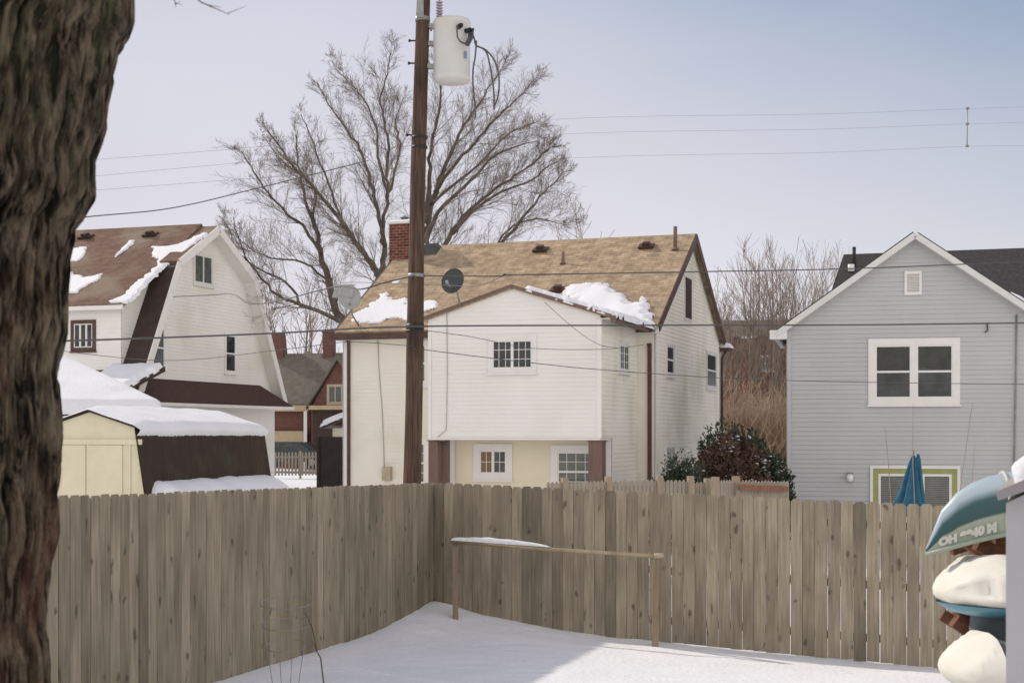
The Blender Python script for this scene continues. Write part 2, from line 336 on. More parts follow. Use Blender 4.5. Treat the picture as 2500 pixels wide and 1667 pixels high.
def shingle_mat(name, c1, c2, mortar, w=.32, h=.14, stain=None, var=.35):
    m, n, l, p = nodes(name)
    uv = n.new('ShaderNodeUVMap'); b = n.new('ShaderNodeTexBrick'); b.inputs['Scale'].default_value = 1
    b.inputs['Brick Width'].default_value = w; b.inputs['Row Height'].default_value = h; b.inputs['Mortar Size'].default_value = .012; b.inputs['Mortar Smooth'].default_value = .6
    b.inputs['Color1'].default_value = (*c1, 1); b.inputs['Color2'].default_value = (*c2, 1); b.inputs['Mortar'].default_value = (*mortar, 1); b.inputs['Bias'].default_value = 0
    z = n.new('ShaderNodeTexNoise'); z.inputs['Scale'].default_value = 3.3; z.inputs['Detail'].default_value = 6
    mr = n.new('ShaderNodeMapRange'); mr.inputs[1].default_value = .3; mr.inputs[2].default_value = .7; mr.inputs[3].default_value = 1-var; mr.inputs[4].default_value = 1+var*.6
    hs = n.new('ShaderNodeHueSaturation')
    l.new(uv.outputs[0], b.inputs['Vector']); l.new(uv.outputs[0], z.inputs['Vector']); l.new(z.outputs['Fac'], mr.inputs[0]); l.new(mr.outputs[0], hs.inputs['Value'])
    l.new(b.outputs['Color'], hs.inputs['Color']); out = hs.outputs[0]
    if stain:
        z2 = n.new('ShaderNodeTexNoise'); z2.inputs['Scale'].default_value = .55; z2.inputs['Detail'].default_value = 3
        r = n.new('ShaderNodeValToRGB'); r.color_ramp.elements[0].position = .48; r.color_ramp.elements[1].position = .62
        mx = n.new('ShaderNodeMixRGB'); mx.inputs['Color2'].default_value = (*stain, 1)
        mm = n.new('ShaderNodeMath'); mm.operation = 'MULTIPLY'; mm.inputs[1].default_value = .75
        l.new(uv.outputs[0], z2.inputs['Vector']); l.new(z2.outputs['Fac'], r.inputs[0]); l.new(r.outputs[0], mm.inputs[0]); l.new(mm.outputs[0], mx.inputs['Fac']); l.new(out, mx.inputs['Color1']); out = mx.outputs[0]
    l.new(out, p.inputs['Base Color']); p.inputs['Roughness'].default_value = .95; p.inputs['Specular IOR Level'].default_value = .15
    bp = n.new('ShaderNodeBump'); bp.inputs['Strength'].default_value = .5; bp.inputs['Distance'].default_value = .015; bp.invert = True
    l.new(b.outputs['Fac'], bp.inputs['Height']); l.new(bp.outputs[0], p.inputs['Normal'])
shingle_mat('tan_shingle', (.47,.355,.235), (.37,.275,.18), (.30,.22,.145))
shingle_mat('brown_shingle', (.225,.14,.105), (.18,.11,.083), (.13,.08,.06), stain=(.28,.225,.165), var=.25)
shingle_mat('brick', (.19,.062,.04), (.13,.04,.028), (.26,.20,.16), w=.22, h=.085, var=.4)

# weathered fence boards: every board has its own tone, grain, knots
def fence_mat():
    m, n, l, p = nodes('fence_wood')
    t = n.new('ShaderNodeTexCoord'); at = n.new('ShaderNodeAttribute'); at.attribute_name = 'tone'
    off = n.new('ShaderNodeCombineXYZ'); mu = n.new('ShaderNodeMath'); mu.operation = 'MULTIPLY'; mu.inputs[1].default_value = 37
    l.new(at.outputs['Fac'], mu.inputs[0]); l.new(mu.outputs[0], off.inputs[2]); l.new(mu.outputs[0], off.inputs[1])
    ad = n.new('ShaderNodeVectorMath'); ad.operation = 'ADD'; l.new(t.outputs['Object'], ad.inputs[0]); l.new(off.outputs[0], ad.inputs[1])
    def nz_(scale, st, det=5):
        mp = n.new('ShaderNodeMapping'); mp.inputs['Scale'].default_value = st; z = n.new('ShaderNodeTexNoise'); z.inputs['Scale'].default_value = scale; z.inputs['Detail'].default_value = det
        l.new(ad.outputs[0], mp.inputs[0]); l.new(mp.outputs[0], z.inputs['Vector']); return z
    g = nz_(14, (3,3,.16)); g2 = nz_(1.6, (1.5,1.5,.7), 4)
    r = n.new('ShaderNodeValToRGB'); e = r.color_ramp.elements; e[0].position = .28; e[0].color = (.225,.19,.138,1); e[1].position = .72; e[1].color = (.34,.298,.227,1)
    l.new(g.outputs['Fac'], r.inputs[0])
    r2 = n.new('ShaderNodeValToRGB'); e = r2.color_ramp.elements; e[0].position = .35; e[0].color = (.74,.72,.69,1); e[1].position = .62; e[1].color = (1.1,1.08,1.04,1)
    l.new(g2.outputs['Fac'], r2.inputs[0])
    mx = n.new('ShaderNodeMixRGB'); mx.blend_type = 'MULTIPLY'; mx.inputs['Fac'].default_value = 1; l.new(r.outputs[0], mx.inputs[1]); l.new(r2.outputs[0], mx.inputs[2])
    mr = n.new('ShaderNodeMapRange'); mr.inputs[3].default_value = .74; mr.inputs[4].default_value = 1.28; l.new(at.outputs['Fac'], mr.inputs[0])
    hs = n.new('ShaderNodeHueSaturation'); l.new(mr.outputs[0], hs.inputs['Value']); l.new(mx.outputs[0], hs.inputs['Color'])
    # knots and dark weather blotches
    mp = n.new('ShaderNodeMapping'); mp.inputs['Scale'].default_value = (1,1,.5); vo = n.new('ShaderNodeTexVoronoi'); vo.inputs['Scale'].default_value = 6.2
    wob = nz_(7, (1,1,.7), 3); wa = n.new('ShaderNodeVectorMath'); wa.operation = 'MULTIPLY_ADD'; wa.inputs[1].default_value = (.14,.14,.28)
    l.new(wob.outputs['Color'], wa.inputs[0]); l.new(ad.outputs[0], wa.inputs[2]); l.new(wa.outputs[0], mp.inputs[0]); l.new(mp.outputs[0], vo.inputs['Vector'])
    rk = n.new('ShaderNodeValToRGB'); e = rk.color_ramp.elements; e[0].position = .08; e[0].color = (.68,.68,.68,1); e[1].position = .20; e[1].color = (0,0,0,1)
    l.new(vo.outputs['Distance'], rk.inputs[0])
    mk = n.new('ShaderNodeMixRGB'); mk.inputs['Color2'].default_value = (.055,.042,.032,1); l.new(rk.outputs[0], mk.inputs['Fac']); l.new(hs.outputs[0], mk.inputs['Color1'])
    l.new(mk.outputs[0], p.inputs['Base Color']); p.inputs['Roughness'].default_value = .9; p.inputs['Specular IOR Level'].default_value = .15
    b = n.new('ShaderNodeBump'); b.inputs['Strength'].default_value = .4; b.inputs['Distance'].default_value = .01; l.new(g.outputs['Fac'], b.inputs['Height']); l.new(b.outputs[0], p.inputs['Normal'])
fence_mat()
def bark_mat():
    m, n, l, p = nodes('bark')
    t = n.new('ShaderNodeTexCoord')
    def nz_(scale, st, det=6, rough=.6):
        mp = n.new('ShaderNodeMapping'); mp.inputs['Scale'].default_value = st; z = n.new('ShaderNodeTexNoise'); z.inputs['Scale'].default_value = scale; z.inputs['Detail'].default_value = det; z.inputs['Roughness'].default_value = rough
        z.inputs['Distortion'].default_value = .5
        l.new(t.outputs['Object'], mp.inputs[0]); l.new(mp.outputs[0], z.inputs['Vector']); return z
    a = nz_(30, (1,1,.30)); r = n.new('ShaderNodeValToRGB'); e = r.color_ramp.elements
    e[0].position = .40; e[0].color = (.010,.008,.006,1); e[1].position = .62; e[1].color = (.19,.15,.105,1)
    l.new(a.outputs['Fac'], r.inputs[0])
    b_ = nz_(3.2, (1,1,.55), 5); r2 = n.new('ShaderNodeValToRGB'); e = r2.color_ramp.elements; e[0].position = .52; e[0].color = (0,0,0,1); e[1].position = .66; e[1].color = (.65,.65,.65,1)
    l.new(b_.outputs['Fac'], r2.inputs[0]); mx = n.new('ShaderNodeMixRGB'); mx.inputs['Color2'].default_value = (.10,.105,.055,1); l.new(r2.outputs[0], mx.inputs['Fac']); l.new(r.outputs[0], mx.inputs['Color1'])
    c_ = nz_(2.3, (1.3,1.3,.6), 4); r3 = n.new('ShaderNodeValToRGB'); e = r3.color_ramp.elements; e[0].position = .50; e[0].color = (0,0,0,1); e[1].position = .68; e[1].color = (.5,.5,.5,1)
    mp3 = n.new('ShaderNodeMapping'); mp3.inputs['Location'].default_value = (5,2,9)
    l.new(c_.outputs['Fac'], r3.inputs[0]); mx2 = n.new('ShaderNodeMixRGB'); mx2.inputs['Color2'].default_value = (.17,.085,.055,1); l.new(r3.outputs[0], mx2.inputs['Fac']); l.new(mx.outputs[0], mx2.inputs['Color1'])
    l.new(mx2.outputs[0], p.inputs['Base Color']); p.inputs['Roughness'].default_value = .95; p.inputs['Specular IOR Level'].default_value = .1
    fz = nz_(75, (1,1,.45)); hm = n.new('ShaderNodeMath'); hm.operation = 'MULTIPLY_ADD'; hm.inputs[1].default_value = .5; l.new(fz.outputs['Fac'], hm.inputs[0]); l.new(a.outputs['Fac'], hm.inputs[2])
    bp = n.new('ShaderNodeBump'); bp.inputs['Strength'].default_value = 1.0; bp.inputs['Distance'].default_value = .04; l.new(hm.outputs[0], bp.inputs['Height']); l.new(bp.outputs[0], p.inputs['Normal'])
bark_mat()

# ------------------------------------------------------------------ ground
CX, CY = -1.03, 18.6                          # fence corner
def smooth01(t): t = max(0, min(1, t)); return t*t*(3-2*t)
FR = Vector((.893, -.45, 0)).normalized()     # right fence runs this way
FL = Vector((-1.53, -5.0, 0)).normalized()
def gz(x, y):
    z = -.0257*(max(-20, min(14, x))-CX)
    z += -.0143*(max(3, min(CY, y))-CY)
    return z
def snow_z(x, y):
    z = gz(x, y)
    if y < 30:
        p = Vector((x-CX, y-CY, 0)); tR, tL = p.dot(FR), p.dot(FL)
        nR = p.dot(Vector((FR.y, -FR.x, 0)))   # distance in front of the right fence
        nL = p.dot(Vector((-FL.y, FL.x, 0)))
        z += .17*math.exp(-(p.length/1.5)**2)
        if 0 < tR: z += .05*math.exp(-(nR/.35)**2)*max(0, 1-tR/4)
        if 0 < tL: z += .09*math.exp(-(nL/.5)**2)
        k = .5+.5*noise.noise(Vector((x*.3, y*.3, 4)))
        z += .022*noise.noise(Vector((x*.8, y*.8, 0)))+.012*noise.noise(Vector((x*1.2+y*.8, y*3.2-x*.9, 1)))*k+.010*noise.noise(Vector((x*2.6, y*5, 1)))+.004*noise.noise(Vector((x*9, y*15, 1)))
    else:
        z += .05*noise.noise(Vector((x*.3, y*.3, 0)))
    return z
def seq(a, b, st): return [a+i*(b-a)/max(1, round((b-a)/st)) for i in range(round((b-a)/st))]
xs = [-420,-250,-150,-90,-60]+seq(-40,-8,2.0)+seq(-8,-4,.25)+seq(-4,6,.07)+seq(6,10,.3)+seq(10,40,2.0)+[40,60,90,150,250,420]
ys = [-60,-30,-15,-6,-2]+seq(0,8,.5)+seq(8,21,.07)+seq(21,30,.5)+seq(30,70,2.0)+[70,90,120,170,250,400,700,1200]
m = MB(); m.grid(lambda i, j: (xs[i], ys[j], snow_z(xs[i], ys[j])), len(xs), len(ys))
g = m.build('snow_ground', M['snow']); tag(g, kind='structure')
g['label'] = 'snow covered ground of the yards'

# ------------------------------------------------------------------ privacy fence
def fence(name, label, O, D, length, ztop, gap, seed, cat='fence', tm=.5):
    rnd = random.Random(seed); ang = math.atan2(D.y, D.x); f = empty(name, (O.x, O.y, 0), label, cat, ang)
    # local x along the fence; visible face towards local -y for the right fence (sign s)
    bay = 2.4; x = .02; nb = 0; m = MB(); m.has_tone = True; end = bay
    def flush(m): return m.build('board_panel', M['fence_wood'], f) if m.v else None
    while x < length:
        w = .138+rnd.uniform(-.004, .004); zt = ztop(x)+rnd.uniform(-.007, .007); zb = zt-1.80; t = .016
        tone = min(.98, max(.02, rnd.gauss(tm, .15))); y0 = rnd.uniform(-.003, .003); lean = rnd.uniform(-.003, .003)
        if rnd.random() < .06: tone = .05
        e = .028
        out = [(x, zb), (x+w, zb), (x+w+lean, zt-e*1.2), (x+w-e+lean, zt), (x+e+lean, zt), (x+lean, zt-e*1.2)]
        n = len(m.v)
        for yy in (y0, y0+t): m.v += [(a, yy, b) for a, b in out]
        k = 6
        m.f.append(tuple(n+i for i in range(k))); m.f.append(tuple(n+k+i for i in range(k))[::-1])
        for i in range(k): j = (i+1) % k; m.f.append((n+i, n+k+i, n+k+j, n+j))
        c = k+2; m.uv += [None]*c; m.smooth += [False]*c; m.tone += [tone]*c
        x += w+gap(x, rnd)
        if x > end or x >= length: flush(m); m = MB(); m.has_tone = True; end += bay
    back = 1                                    # rails and posts stand on the far side
    xp = 0
    def bb(mb, x0, x1, y0, y1, z0a, z0b, h):   # sloping rail
        mb.hexa([(x0,y0,z0a),(x1,y0,z0b),(x1,y1,z0b),(x0,y1,z0a),(x0,y0,z0a+h),(x1,y0,z0b+h),(x1,y1,z0b+h),(x0,y1,z0a+h)])
    while xp < length:
        x1 = min(xp+bay, length)
        for dz in (-.30, -.98, -1.58):
            r = MB(); r.has_tone = True
            ya, yb = (.022, .06) if back > 0 else (-.045, -.006)
            bb(r, xp, x1-.002, ya, yb, ztop(xp)+dz, ztop(x1)+dz, .085); r.build('rail', M['fence_wood'], f)
        p = MB(); p.has_tone = True; ya, yb = (.062, .15) if back > 0 else (-.14, -.048); p.box(xp+.001, xp+.09, ya, yb, ztop(xp)-2.0, ztop(xp)-.05); p.build('post', M['fence_wood'], f)
        xp += bay
    return f
rfence = fence('privacy_fence', 'weathered grey board fence running right from the corner, light showing through its slits', Vector((CX, CY, 0)), FR, 8.6,
      lambda x: 1.84-.0222*x, lambda x, r: r.uniform(.002, .006)+(.0025 if x > 2.3 else 0)+(.004 if r.random() < .12 and x > 2 else 0), 3, tm=.80)
# the left fence is built from its near end to the corner so its boards face the yard
lf0 = Vector((CX, CY, 0))+FL*11.5
lfence = fence('privacy_fence', 'weathered grey board fence on the left, running from the tree trunk back to the corner', lf0, -FL, 11.50,
      lambda x: 1.84+.0215*(11.42-x), lambda x, r: r.uniform(.001, .0035)+(.008 if r.random() < .13 else 0), 11, tm=.42)

# ------------------------------------------------------------------ centre house
B = R(19)
F = Fr(3.61, 36.0, B); W_, L_ = 8.66, 8.8; ZE, ZR = 5.29, 8.0; G0 = -.3
ch = empty('cream_house', (F.o.x, F.o.y, 0), 'cream sided house with tan shingle roof and brick chimney, behind the utility pole', 'house', -B)
front = Pl(F, (0,0,0), (1,0,0), (0,0,1)); side = Pl(F, (0,0,0), (0,1,0), (0,0,1))
left_w = Pl(F, (-W_, L_, 0), (0,-1,0), (0,0,1)); back_w = Pl(F, (0,L_,0), (-1,0,0), (0,0,1))
slope = (ZR-ZE)/(L_/2)
m = MB(); siding(m, front, [(G0,-W_),(ZE,-W_)], [(G0,0),(ZE,0)], G0, ZE); siding(m, back_w, [(G0,0)], [(G0,W_)], G0, ZE)
# solid core
def gable_core(mb, x0, x1, y0, y1, z0, ze, zr, axis='x', i=.01):
    x0 += i; x1 -= i; y0 += i; y1 -= i; zr -= .06; ze -= .04
    if axis == 'x':
        ym = (y0+y1)/2; a = [(x0,y0,z0),(x0,y1,z0),(x0,y1,ze),(x0,ym,zr),(x0,y0,ze)]; b = [(x1,y,z) for _, y, z in a]
    else:
        xm = (x0+x1)/2; a = [(x0,y0,z0),(x1,y0,z0),(x1,y0,ze),(xm,y0,zr),(x0,y0,ze)]; b = [(x,y1,z) for x, _, z in a]
    mb.poly(a[::-1]); mb.poly(b)
    for k in range(5): j = (k+1) % 5; mb.poly([a[k], a[j], b[j], b[k]])
gable_core(m, -W_, 0, 0, L_, G0, ZE, ZR, 'x')
m.build('front_wall', M['cream_siding'], ch)
m = MB(); siding(m, side, [(G0,0),(ZE,0),(ZR,L_/2)], [(G0,L_),(ZE,L_),(ZR,L_/2)], G0, ZR-.02); m.build('gable_wall', M['side_siding'], ch)
m = MB(); siding(m, left_w, [(G0,0),(ZE,0),(ZR,L_/2)], [(G0,L_),(ZE,L_),(ZR,L_/2)], G0, ZR-.02); m.build('gable_wall', M['cream_siding'], ch)
# roof
S = Vector((0, 1, slope)).normalized(); rl = math.hypot(L_/2, ZR-ZE)
rf = Pl(F, (0,0,ZE), (1,0,0), S); rb = Pl(F, (0,L_,ZE), (-1,0,0), (0,-1,slope))
OV, OE = .16, .30
m = MB(); pbox(m, rf, -W_-OV, OV, -OE, rl+.04, .0, .09, uv=True); m.build('roof', M['tan_shingle'], ch).name = 'roof'
roof_o = bpy.data.objects['roof']
m = MB(); pbox(m, rb, -OV, W_+OV, -OE, rl-.02, .0, .088, uv=True); m.build('roof', M['tan_shingle'], ch)
for W9, aa in ((rf, (-W_-OV-.03, OV)), (rb, (-OV-.03, W_+OV))):
    for a in aa: m = MB(); pbox(m, W9, a, a+.03, -OE, rl, -.12, .10); m.build('rake_board', M['brown_trim'], ch)
m = MB(); gy = -OE*S.y
m.box(-W_-OV-.1, -4.45, gy-.12, gy+.0, ZE-.20-OE*S.z+.06, ZE-OE*S.z-.02+.04); m.build('gutter', M['brown_trim'], ch)
m = MB(); m.box(-W_-OV, OV, gy+.002, .0, ZE-.30, ZE-.275); m.build('soffit', M['dull_white'], ch)
m = MB(); m.box(-W_-OV, -4.4, gy-.02, gy+.05, ZE-.275, ZE-.12); m.build('fascia', M['brown_trim'], ch)
# corner boards
def board(W, *q, name='corner_board', mat='white_paint', par=None): mm = MB(); pbox(mm, W, *q); return mm.build(name, M[mat], par or ch)
board(front, -W_, -W_+.10, G0, ZE-.3, .014, .03); board(left_w, L_-.1, L_+.03, G0, ZE-.3, .014, .03)
board(side, 0.0, .09, G0, ZE-.3, .014, .03, mat='dull_white'); board(side, L_-.1, L_, G0, ZE-.3, .014, .03, mat='dull_white')
# chimney (partly behind the pole)
a, b = rf.at(985, 640)
chx0 = a-.42
m = MB(); cy0 = 3.5
cx = -8.10
m2 = MB()
def brick_box(mb, x0, x1, y0, y1, z0, z1):
    mb.poly([(x0,y0,z0),(x1,y0,z0),(x1,y0,z1),(x0,y0,z1)], [(x0,z0),(x1,z0),(x1,z1),(x0,z1)])
    mb.poly([(x1,y0,z0),(x1,y1,z0),(x1,y1,z1),(x1,y0,z1)], [(y0,z0),(y1,z0),(y1,z1),(y0,z1)])
    mb.poly([(x1,y1,z0),(x0,y1,z0),(x0,y1,z1),(x1,y1,z1)], [(x1,z0),(x0,z0),(x0,z1),(x1,z1)])
    mb.poly([(x0,y1,z0),(x0,y0,z0),(x0,y0,z1),(x0,y1,z1)], [(y1,z0),(y0,z0),(y0,z1),(y1,z1)])
    mb.poly([(x0,y0,z1),(x1,y0,z1),(x1,y1,z1),(x0,y1,z1)], [(x0,y0),(x1,y0),(x1,y1),(x0,y1)])
cpl = Pl(F, (0, 3.6, 0), (1,0,0), (0,0,1))
ca0, cz1 = cpl.at(950, 548); ca1, _ = cpl.at(1013, 548)
brick_box(m, ca0, ca1, 3.6, 4.3, 5.0, cz1); cho = m.build('chimney', M['brick'], ch)
m = MB(); m.box(ca0-.05, ca1+.05, 3.55, 4.35, cz1+.002, cz1+.07); m.build('cap', M['dull_white'], cho)
m = MB(); m.tube([(ca0+.35,3.95,cz1+.07),(ca0+.35,3.95,cz1+.22)], [.12,.11], 10); m.tube([(ca0+.35,3.95,cz1+.22),(ca0+.35,3.95,cz1+.30)], [.16,.02], 10); m.build('flue', M['galvanised'], cho)
snow_patch(Pl(F, (ca0,3.6,cz1+.07), (1,0,0), (0,1,0)), [(0,0),(ca1-ca0,0),(ca1-ca0,.7),(0,.7)], cho, h=.08, soft=.15, seed=2, rough=.03)
# roof furniture
def roof_vent(u, v, parent, W, w=.42, mat='brown_trim', label=None):
    a, b = W.at(u, v); m = MB()
    pts = lambda n0, n1: None
    c = [W.P(a-w/2,b-.16,.09), W.P(a+w/2,b-.16,.09), W.P(a+w/2,b+.16,.09), W.P(a-w/2,b+.16,.09)]
    up = W.N
    t = [c[0]+up*.10+W.U*-.04, c[1]+up*.10+W.U*-.04, c[2]+up*.04, c[3]+up*.04]
    m.hexa(c+t); m.hexa([W.P(a-w*.25,b-.12,.13), W.P(a+w*.25,b-.12,.13), W.P(a+w*.25,b+.1,.13), W.P(a-w*.25,b+.1,.13), W.P(a-w*.2,b-.14,.28), W.P(a+w*.25,b-.14,.28), W.P(a+w*.2,b+.06,.24), W.P(a-w*.2,b+.06,.24)])
    return m.build('roof_vent', M[mat], parent)
roof_vent(1322, 618, ch, rf); roof_vent(1580, 610, ch, rf)
a, b = rf.at(1030, 622); m = MB(); c = [rf.P(a-.55,b-.25,.09), rf.P(a+.55,b-.25,.09), rf.P(a+.55,b+.3,.09), rf.P(a-.55,b+.3,.09)]
m.hexa(c+[c[0]+Vector((.05,0,.34)), c[1]+Vector((-.2,0,.30)), c[2]+Vector((-.12,0,.12)), c[3]+Vector((.05,0,.14))]); m.build('roof_vent', M['dish_dark'], ch)
snow_patch(Pl(F, c[0]+Vector((.05,0,.34)), (1,0,0), (0,1,-.3)), [(0,0),(.7,0),(.7,.3),(0,.3)], ch, h=.05, soft=.1, seed=8, rough=.03)
for (u, v0, v1, r_) in ((1375, 652, 618, .045), (1649, 618, 556, .055)):
    a, b = rf.at(u, v0); p = rf.P(a, b, .05); m = MB(); h = (v0-v1)/FPX*38.8
    m.tube([p, p+Vector((0,0,h))], r_, 10); m.tube([p+Vector((0,0,.03)), p+Vector((0,0,.12))], [r_*2.2, r_*1.1], 10); m.build('vent_pipe', M['brown_post'], ch)
# extension (gabled upper storey carried on posts)
EY, EX = -3.5, -.45
ef = Pl(F, (0,EY,0), (1,0,0), (0,0,1)); ex0, _ = ef.at(1046, 900)
es = Pl(F, (EX,EY,0), (0,1,0), (0,0,1)); EZB = 2.37
_, eze = es.at(1472, 770); eaz = ef.at(1256, 704)[1]; exm = (ex0+EX)/2; EZE = eze; EZR = eaz
m = MB(); siding(m, ef, [(EZB,ex0),(EZE,ex0),(EZR,exm)], [(EZB,EX),(EZE,EX),(EZR,exm)], EZB, EZR-.02)
gable_core(m, ex0, EX, EY, 0, EZB, EZE, EZR, 'y')
m.build('front_wall', M['bright_siding'], ch)
m = MB(); siding(m, es, [(EZB,0)], [(EZB,-EY)], EZB, EZE)
EYL = -2.5                                       # recessed lower storey
esl = Pl(F, (EX,EYL,0), (0,1,0), (0,0,1)); siding(m, esl, [(G0,0)], [(G0,-EYL)], G0, EZB-.002)
m.build('side_wall', M['side_siding'], ch)
efl = Pl(F, (0,EYL,0), (1,0,0), (0,0,1)); m = MB(); siding(m, efl, [(G0,ex0)], [(G0,EX)], G0, EZB-.005)
m.box(ex0+.01, EX-.01, EYL+.01, 0, G0, EZB-.01); m.build('lower_wall', M['yellow_siding'], ch)
board(efl, EX-.13, EX, G0, EZB-.01, .014, .03); board(esl, -.03, .12, G0, EZB-.01, .014, .03); board(efl, ex0, ex0+.30, G0, EZB-.01, .014, .03)
board(ef, ex0, ex0+.08, EZB, EZE-.1, .014, .028, mat='bright_siding'); board(ef, EX-.09, EX+.028, EZB, EZE-.1, .014, .028, mat='bright_siding')
m = MB(); m.box(ex0+.002, EX-.002, EY-.02, 0, EZB-.05, EZB-.003); m.build('soffit', M['white_paint'], ch)
hw = (EX-ex0)/2; esl_ = (EZR-EZE)/hw; SL = Vector((1,0,esl_)).normalized(); SR = Vector((-1,0,esl_)).normalized(); el_ = math.hypot(hw, EZR-EZE)
erl = Pl(F, (ex0,EY,EZE), (0,-1,0), SL); err = Pl(F, (EX,EY,EZE), (0,1,0), SR); eo = .28
m = MB(); pbox(m, erl, -4.9, .10, -.12, el_+.03, -.01, .08, uv=True); m.build('roof', M['tan_shingle'], ch)
m = MB(); pbox(m, err, -.10, 4.9, -eo, el_+.01, -.01, .078, uv=True); m.build('roof', M['tan_shingle'], ch)
m = MB(); pbox(m, erl, .10, .125, -.14, el_+.02, .01, .085); m.build('rake_board', M['brown_post'], ch); m = MB(); pbox(m, err, -.125, -.10, -eo, el_+.02, .01, .085); m.build('rake_board', M['brown_post'], ch)
m = MB(); p = err.P(0, -eo, 0); m.box(p.x-.0, p.x+.12, EY-.12, .25, p.z-.10, p.z+.05); m.build('gutter', M['brown_post'], ch)
m = MB(); m.box(EX, p.x, EY-.1, 0, p.z-.02, p.z+.0); m.build('soffit', M['dull_white'], ch)
# brown posts
for (u0, u1) in ((1045, 1068), (1063, 1083), (1436, 1470)):
    a0, _ = ef.at(u0, 1120); a1, _ = ef.at(u1, 1120); m = MB(); pbox(m, ef, a0, a1, G0, EZB-.06, -.32 if u0 != 1063 else -.42, -.02 if u0 != 1063 else -.325)
    pbox(m, ef, a0-.03, a1+.03, EZB-.08, EZB-.055, -.34, .01); m.build('post', M['brown_post'], ch)
# windows
def wpx(W, u0, u1, v0, v1):
    um = (u0+u1)/2; a0, z1 = W.at(u0, v0); a1, z0 = W.at(u1, v1); return a0, a1, min(z0, z1), max(z0, z1)
window(ch, ef, *wpx(ef, 1203, 1300, 832, 899), M['white_paint'], M['glass'], .11, 'slider', (6, 3))
window(ch, efl, *wpx(efl, 1172, 1237, 1099, 1156), M['white_paint'], M['glass_green'], .16, 'slider', (4, 2), blind=None)
a0, a1, z0, z1 = wpx(efl, 1172, 1237, 1099, 1156); m = MB(); pbox(m, efl, a0+.03, (a0+a1)/2-.04, z0+.03, z1-.03, .019, .0225); m.build('curtain', M['curtain'], ch)
window(ch, efl, *wpx(efl, 1362, 1452, 1103, 1200), M['white_paint'], M['glass_green'], .17, 'hung', (4, 4), blind=(M['blind'], wpx(efl,1362,1452,1103,1200)[2]+.3))
window(ch, front, *wpx(front, 1008, 1040, 842, 932), M['white_paint'], M['glass_green'], .12, 'hung', None, blind=(M['blind'], wpx(front,1008,1040,842,932)[2]+.1))
a0, a1, z0, z1 = wpx(efl, 1032, 1047, 1080, 1190)
window(ch, front, *wpx(front, 1012, 1038, 1082, 1178), M['white_paint'], M['glass_green'], .12, 'hung', (2, 4), blind=(M['blind'], wpx(front,1012,1038,1082,1178)[2]+.1))
window(ch, es, *wpx(es, 1511, 1532, 841, 905), M['dull_white'], M['glass'], .08, 'slider', (4, 3))
window(ch, side, *wpx(side, 1626, 1643, 843, 914), M['dull_white'], M['glass'], .07, 'hung')
window(ch, side, *wpx(side, 1724, 1746, 862, 946), M['dull_white'], M['glass'], .08, 'hung')
window(ch, side, *wpx(side, 1624, 1645, 1090, 1150), M['dull_white'], M['glass'], .07, 'hung', sill=False)
a0, a1, z0, z1 = wpx(side, 1671, 1686, 676, 780); m = MB(); pbox(m, side, a0-.07, a1+.07, z0-.07, z1+.07, 0, .03); lv = m.build('attic_vent', M['dull_white'], ch)
m = MB(); pbox(m, side, a0, a1, z0, z1, .01, .034)
m.build('louvre', M['dark_roof'], lv)
# downspouts
def downspout(W, a, z0, z1, mat, w=.08, name='downspout', n=.05):
    m = MB(); pbox(m, W, a-w/2, a+w/2, z0, z1, .02, .02+n); pbox(m, W, a-w/2, a+w/2, z1, z1+.06, .02, .14); return m.build(name, mat, ch)
a, _ = front.at(853, 1000); downspout(front, a, G0, ZE-.33, M['brown_trim'])
a, _ = side.at(1581, 1000); downspout(Pl(F,(EX,0,0),(1,0,0),(0,0,1)), .33, G0, ZE-.6, M['brown_trim'], .10)
m = MB(); m.tube([side.P(L_-.05,ZE-.15,.25), side.P(L_-.02,ZE-.5,.07), side.P(L_-.02,G0,.07)], .045, 8); m.build('downspout', M['brown_trim'], ch)
m = MB(); pbox(m, side, L_-.1, L_+.32, ZE-.28, ZE-.14, -.0, .30); m.build('gutter', M['brown_trim'], ch)
snow_patch(Pl(F, side.P(L_-.12,ZE-.14,.0), (1,0,0), (0,1,0)), [(0,0),(.34,0),(.34,.5),(0,.5)], ch, h=.16, soft=.18, seed=4)
a, z = side.at(1705, 1078); m = MB(); m.tube([side.P(a,G0,.1), side.P(a,z,.1)], .05, 8); m.tube([side.P(a-.12,z,.1), side.P(a+.08,z,.1)], .05, 8); m.build('vent_pipe', M['black_metal'], ch)
# cable runs on the walls and the meter
def on(W, pts, n=.03): return [W.P(*W.at(u, v), n) for u, v in pts]
m = MB(); m.tube(on(front, [(923,810),(926,900),(934,1000),(938,1100),(939,1150)]), .011, 5); m.build('cable', M['tan_metal'], ch)
m = MB(); m.tube(on(ef, [(1092,752),(1093,900),(1092,1000),(1090,1050),(1070,1066)], .03), .009, 5); m.build('cable', M['tan_metal'], ch)
a, z = front.at(948, 1152); m = MB(); pbox(m, front, a-.12, a+.12, z-.22, z+.14, .014, .16); m.build('meter_box', M['tan_metal'], ch)
m = MB(); m.tube(on(es, [(1568,772),(1570,800),(1572,830),(1563,845),(1562,812),(1572,795)], .12), .012, 5); m.build('drip_loop', M['wire'], ch)
a, z = es.at(1571, 850); m = MB(); pbox(m, es, a-.05, a+.05, z-.1, z+.08, .014, .09); m.build('cable_box', M['galvanised'], ch)
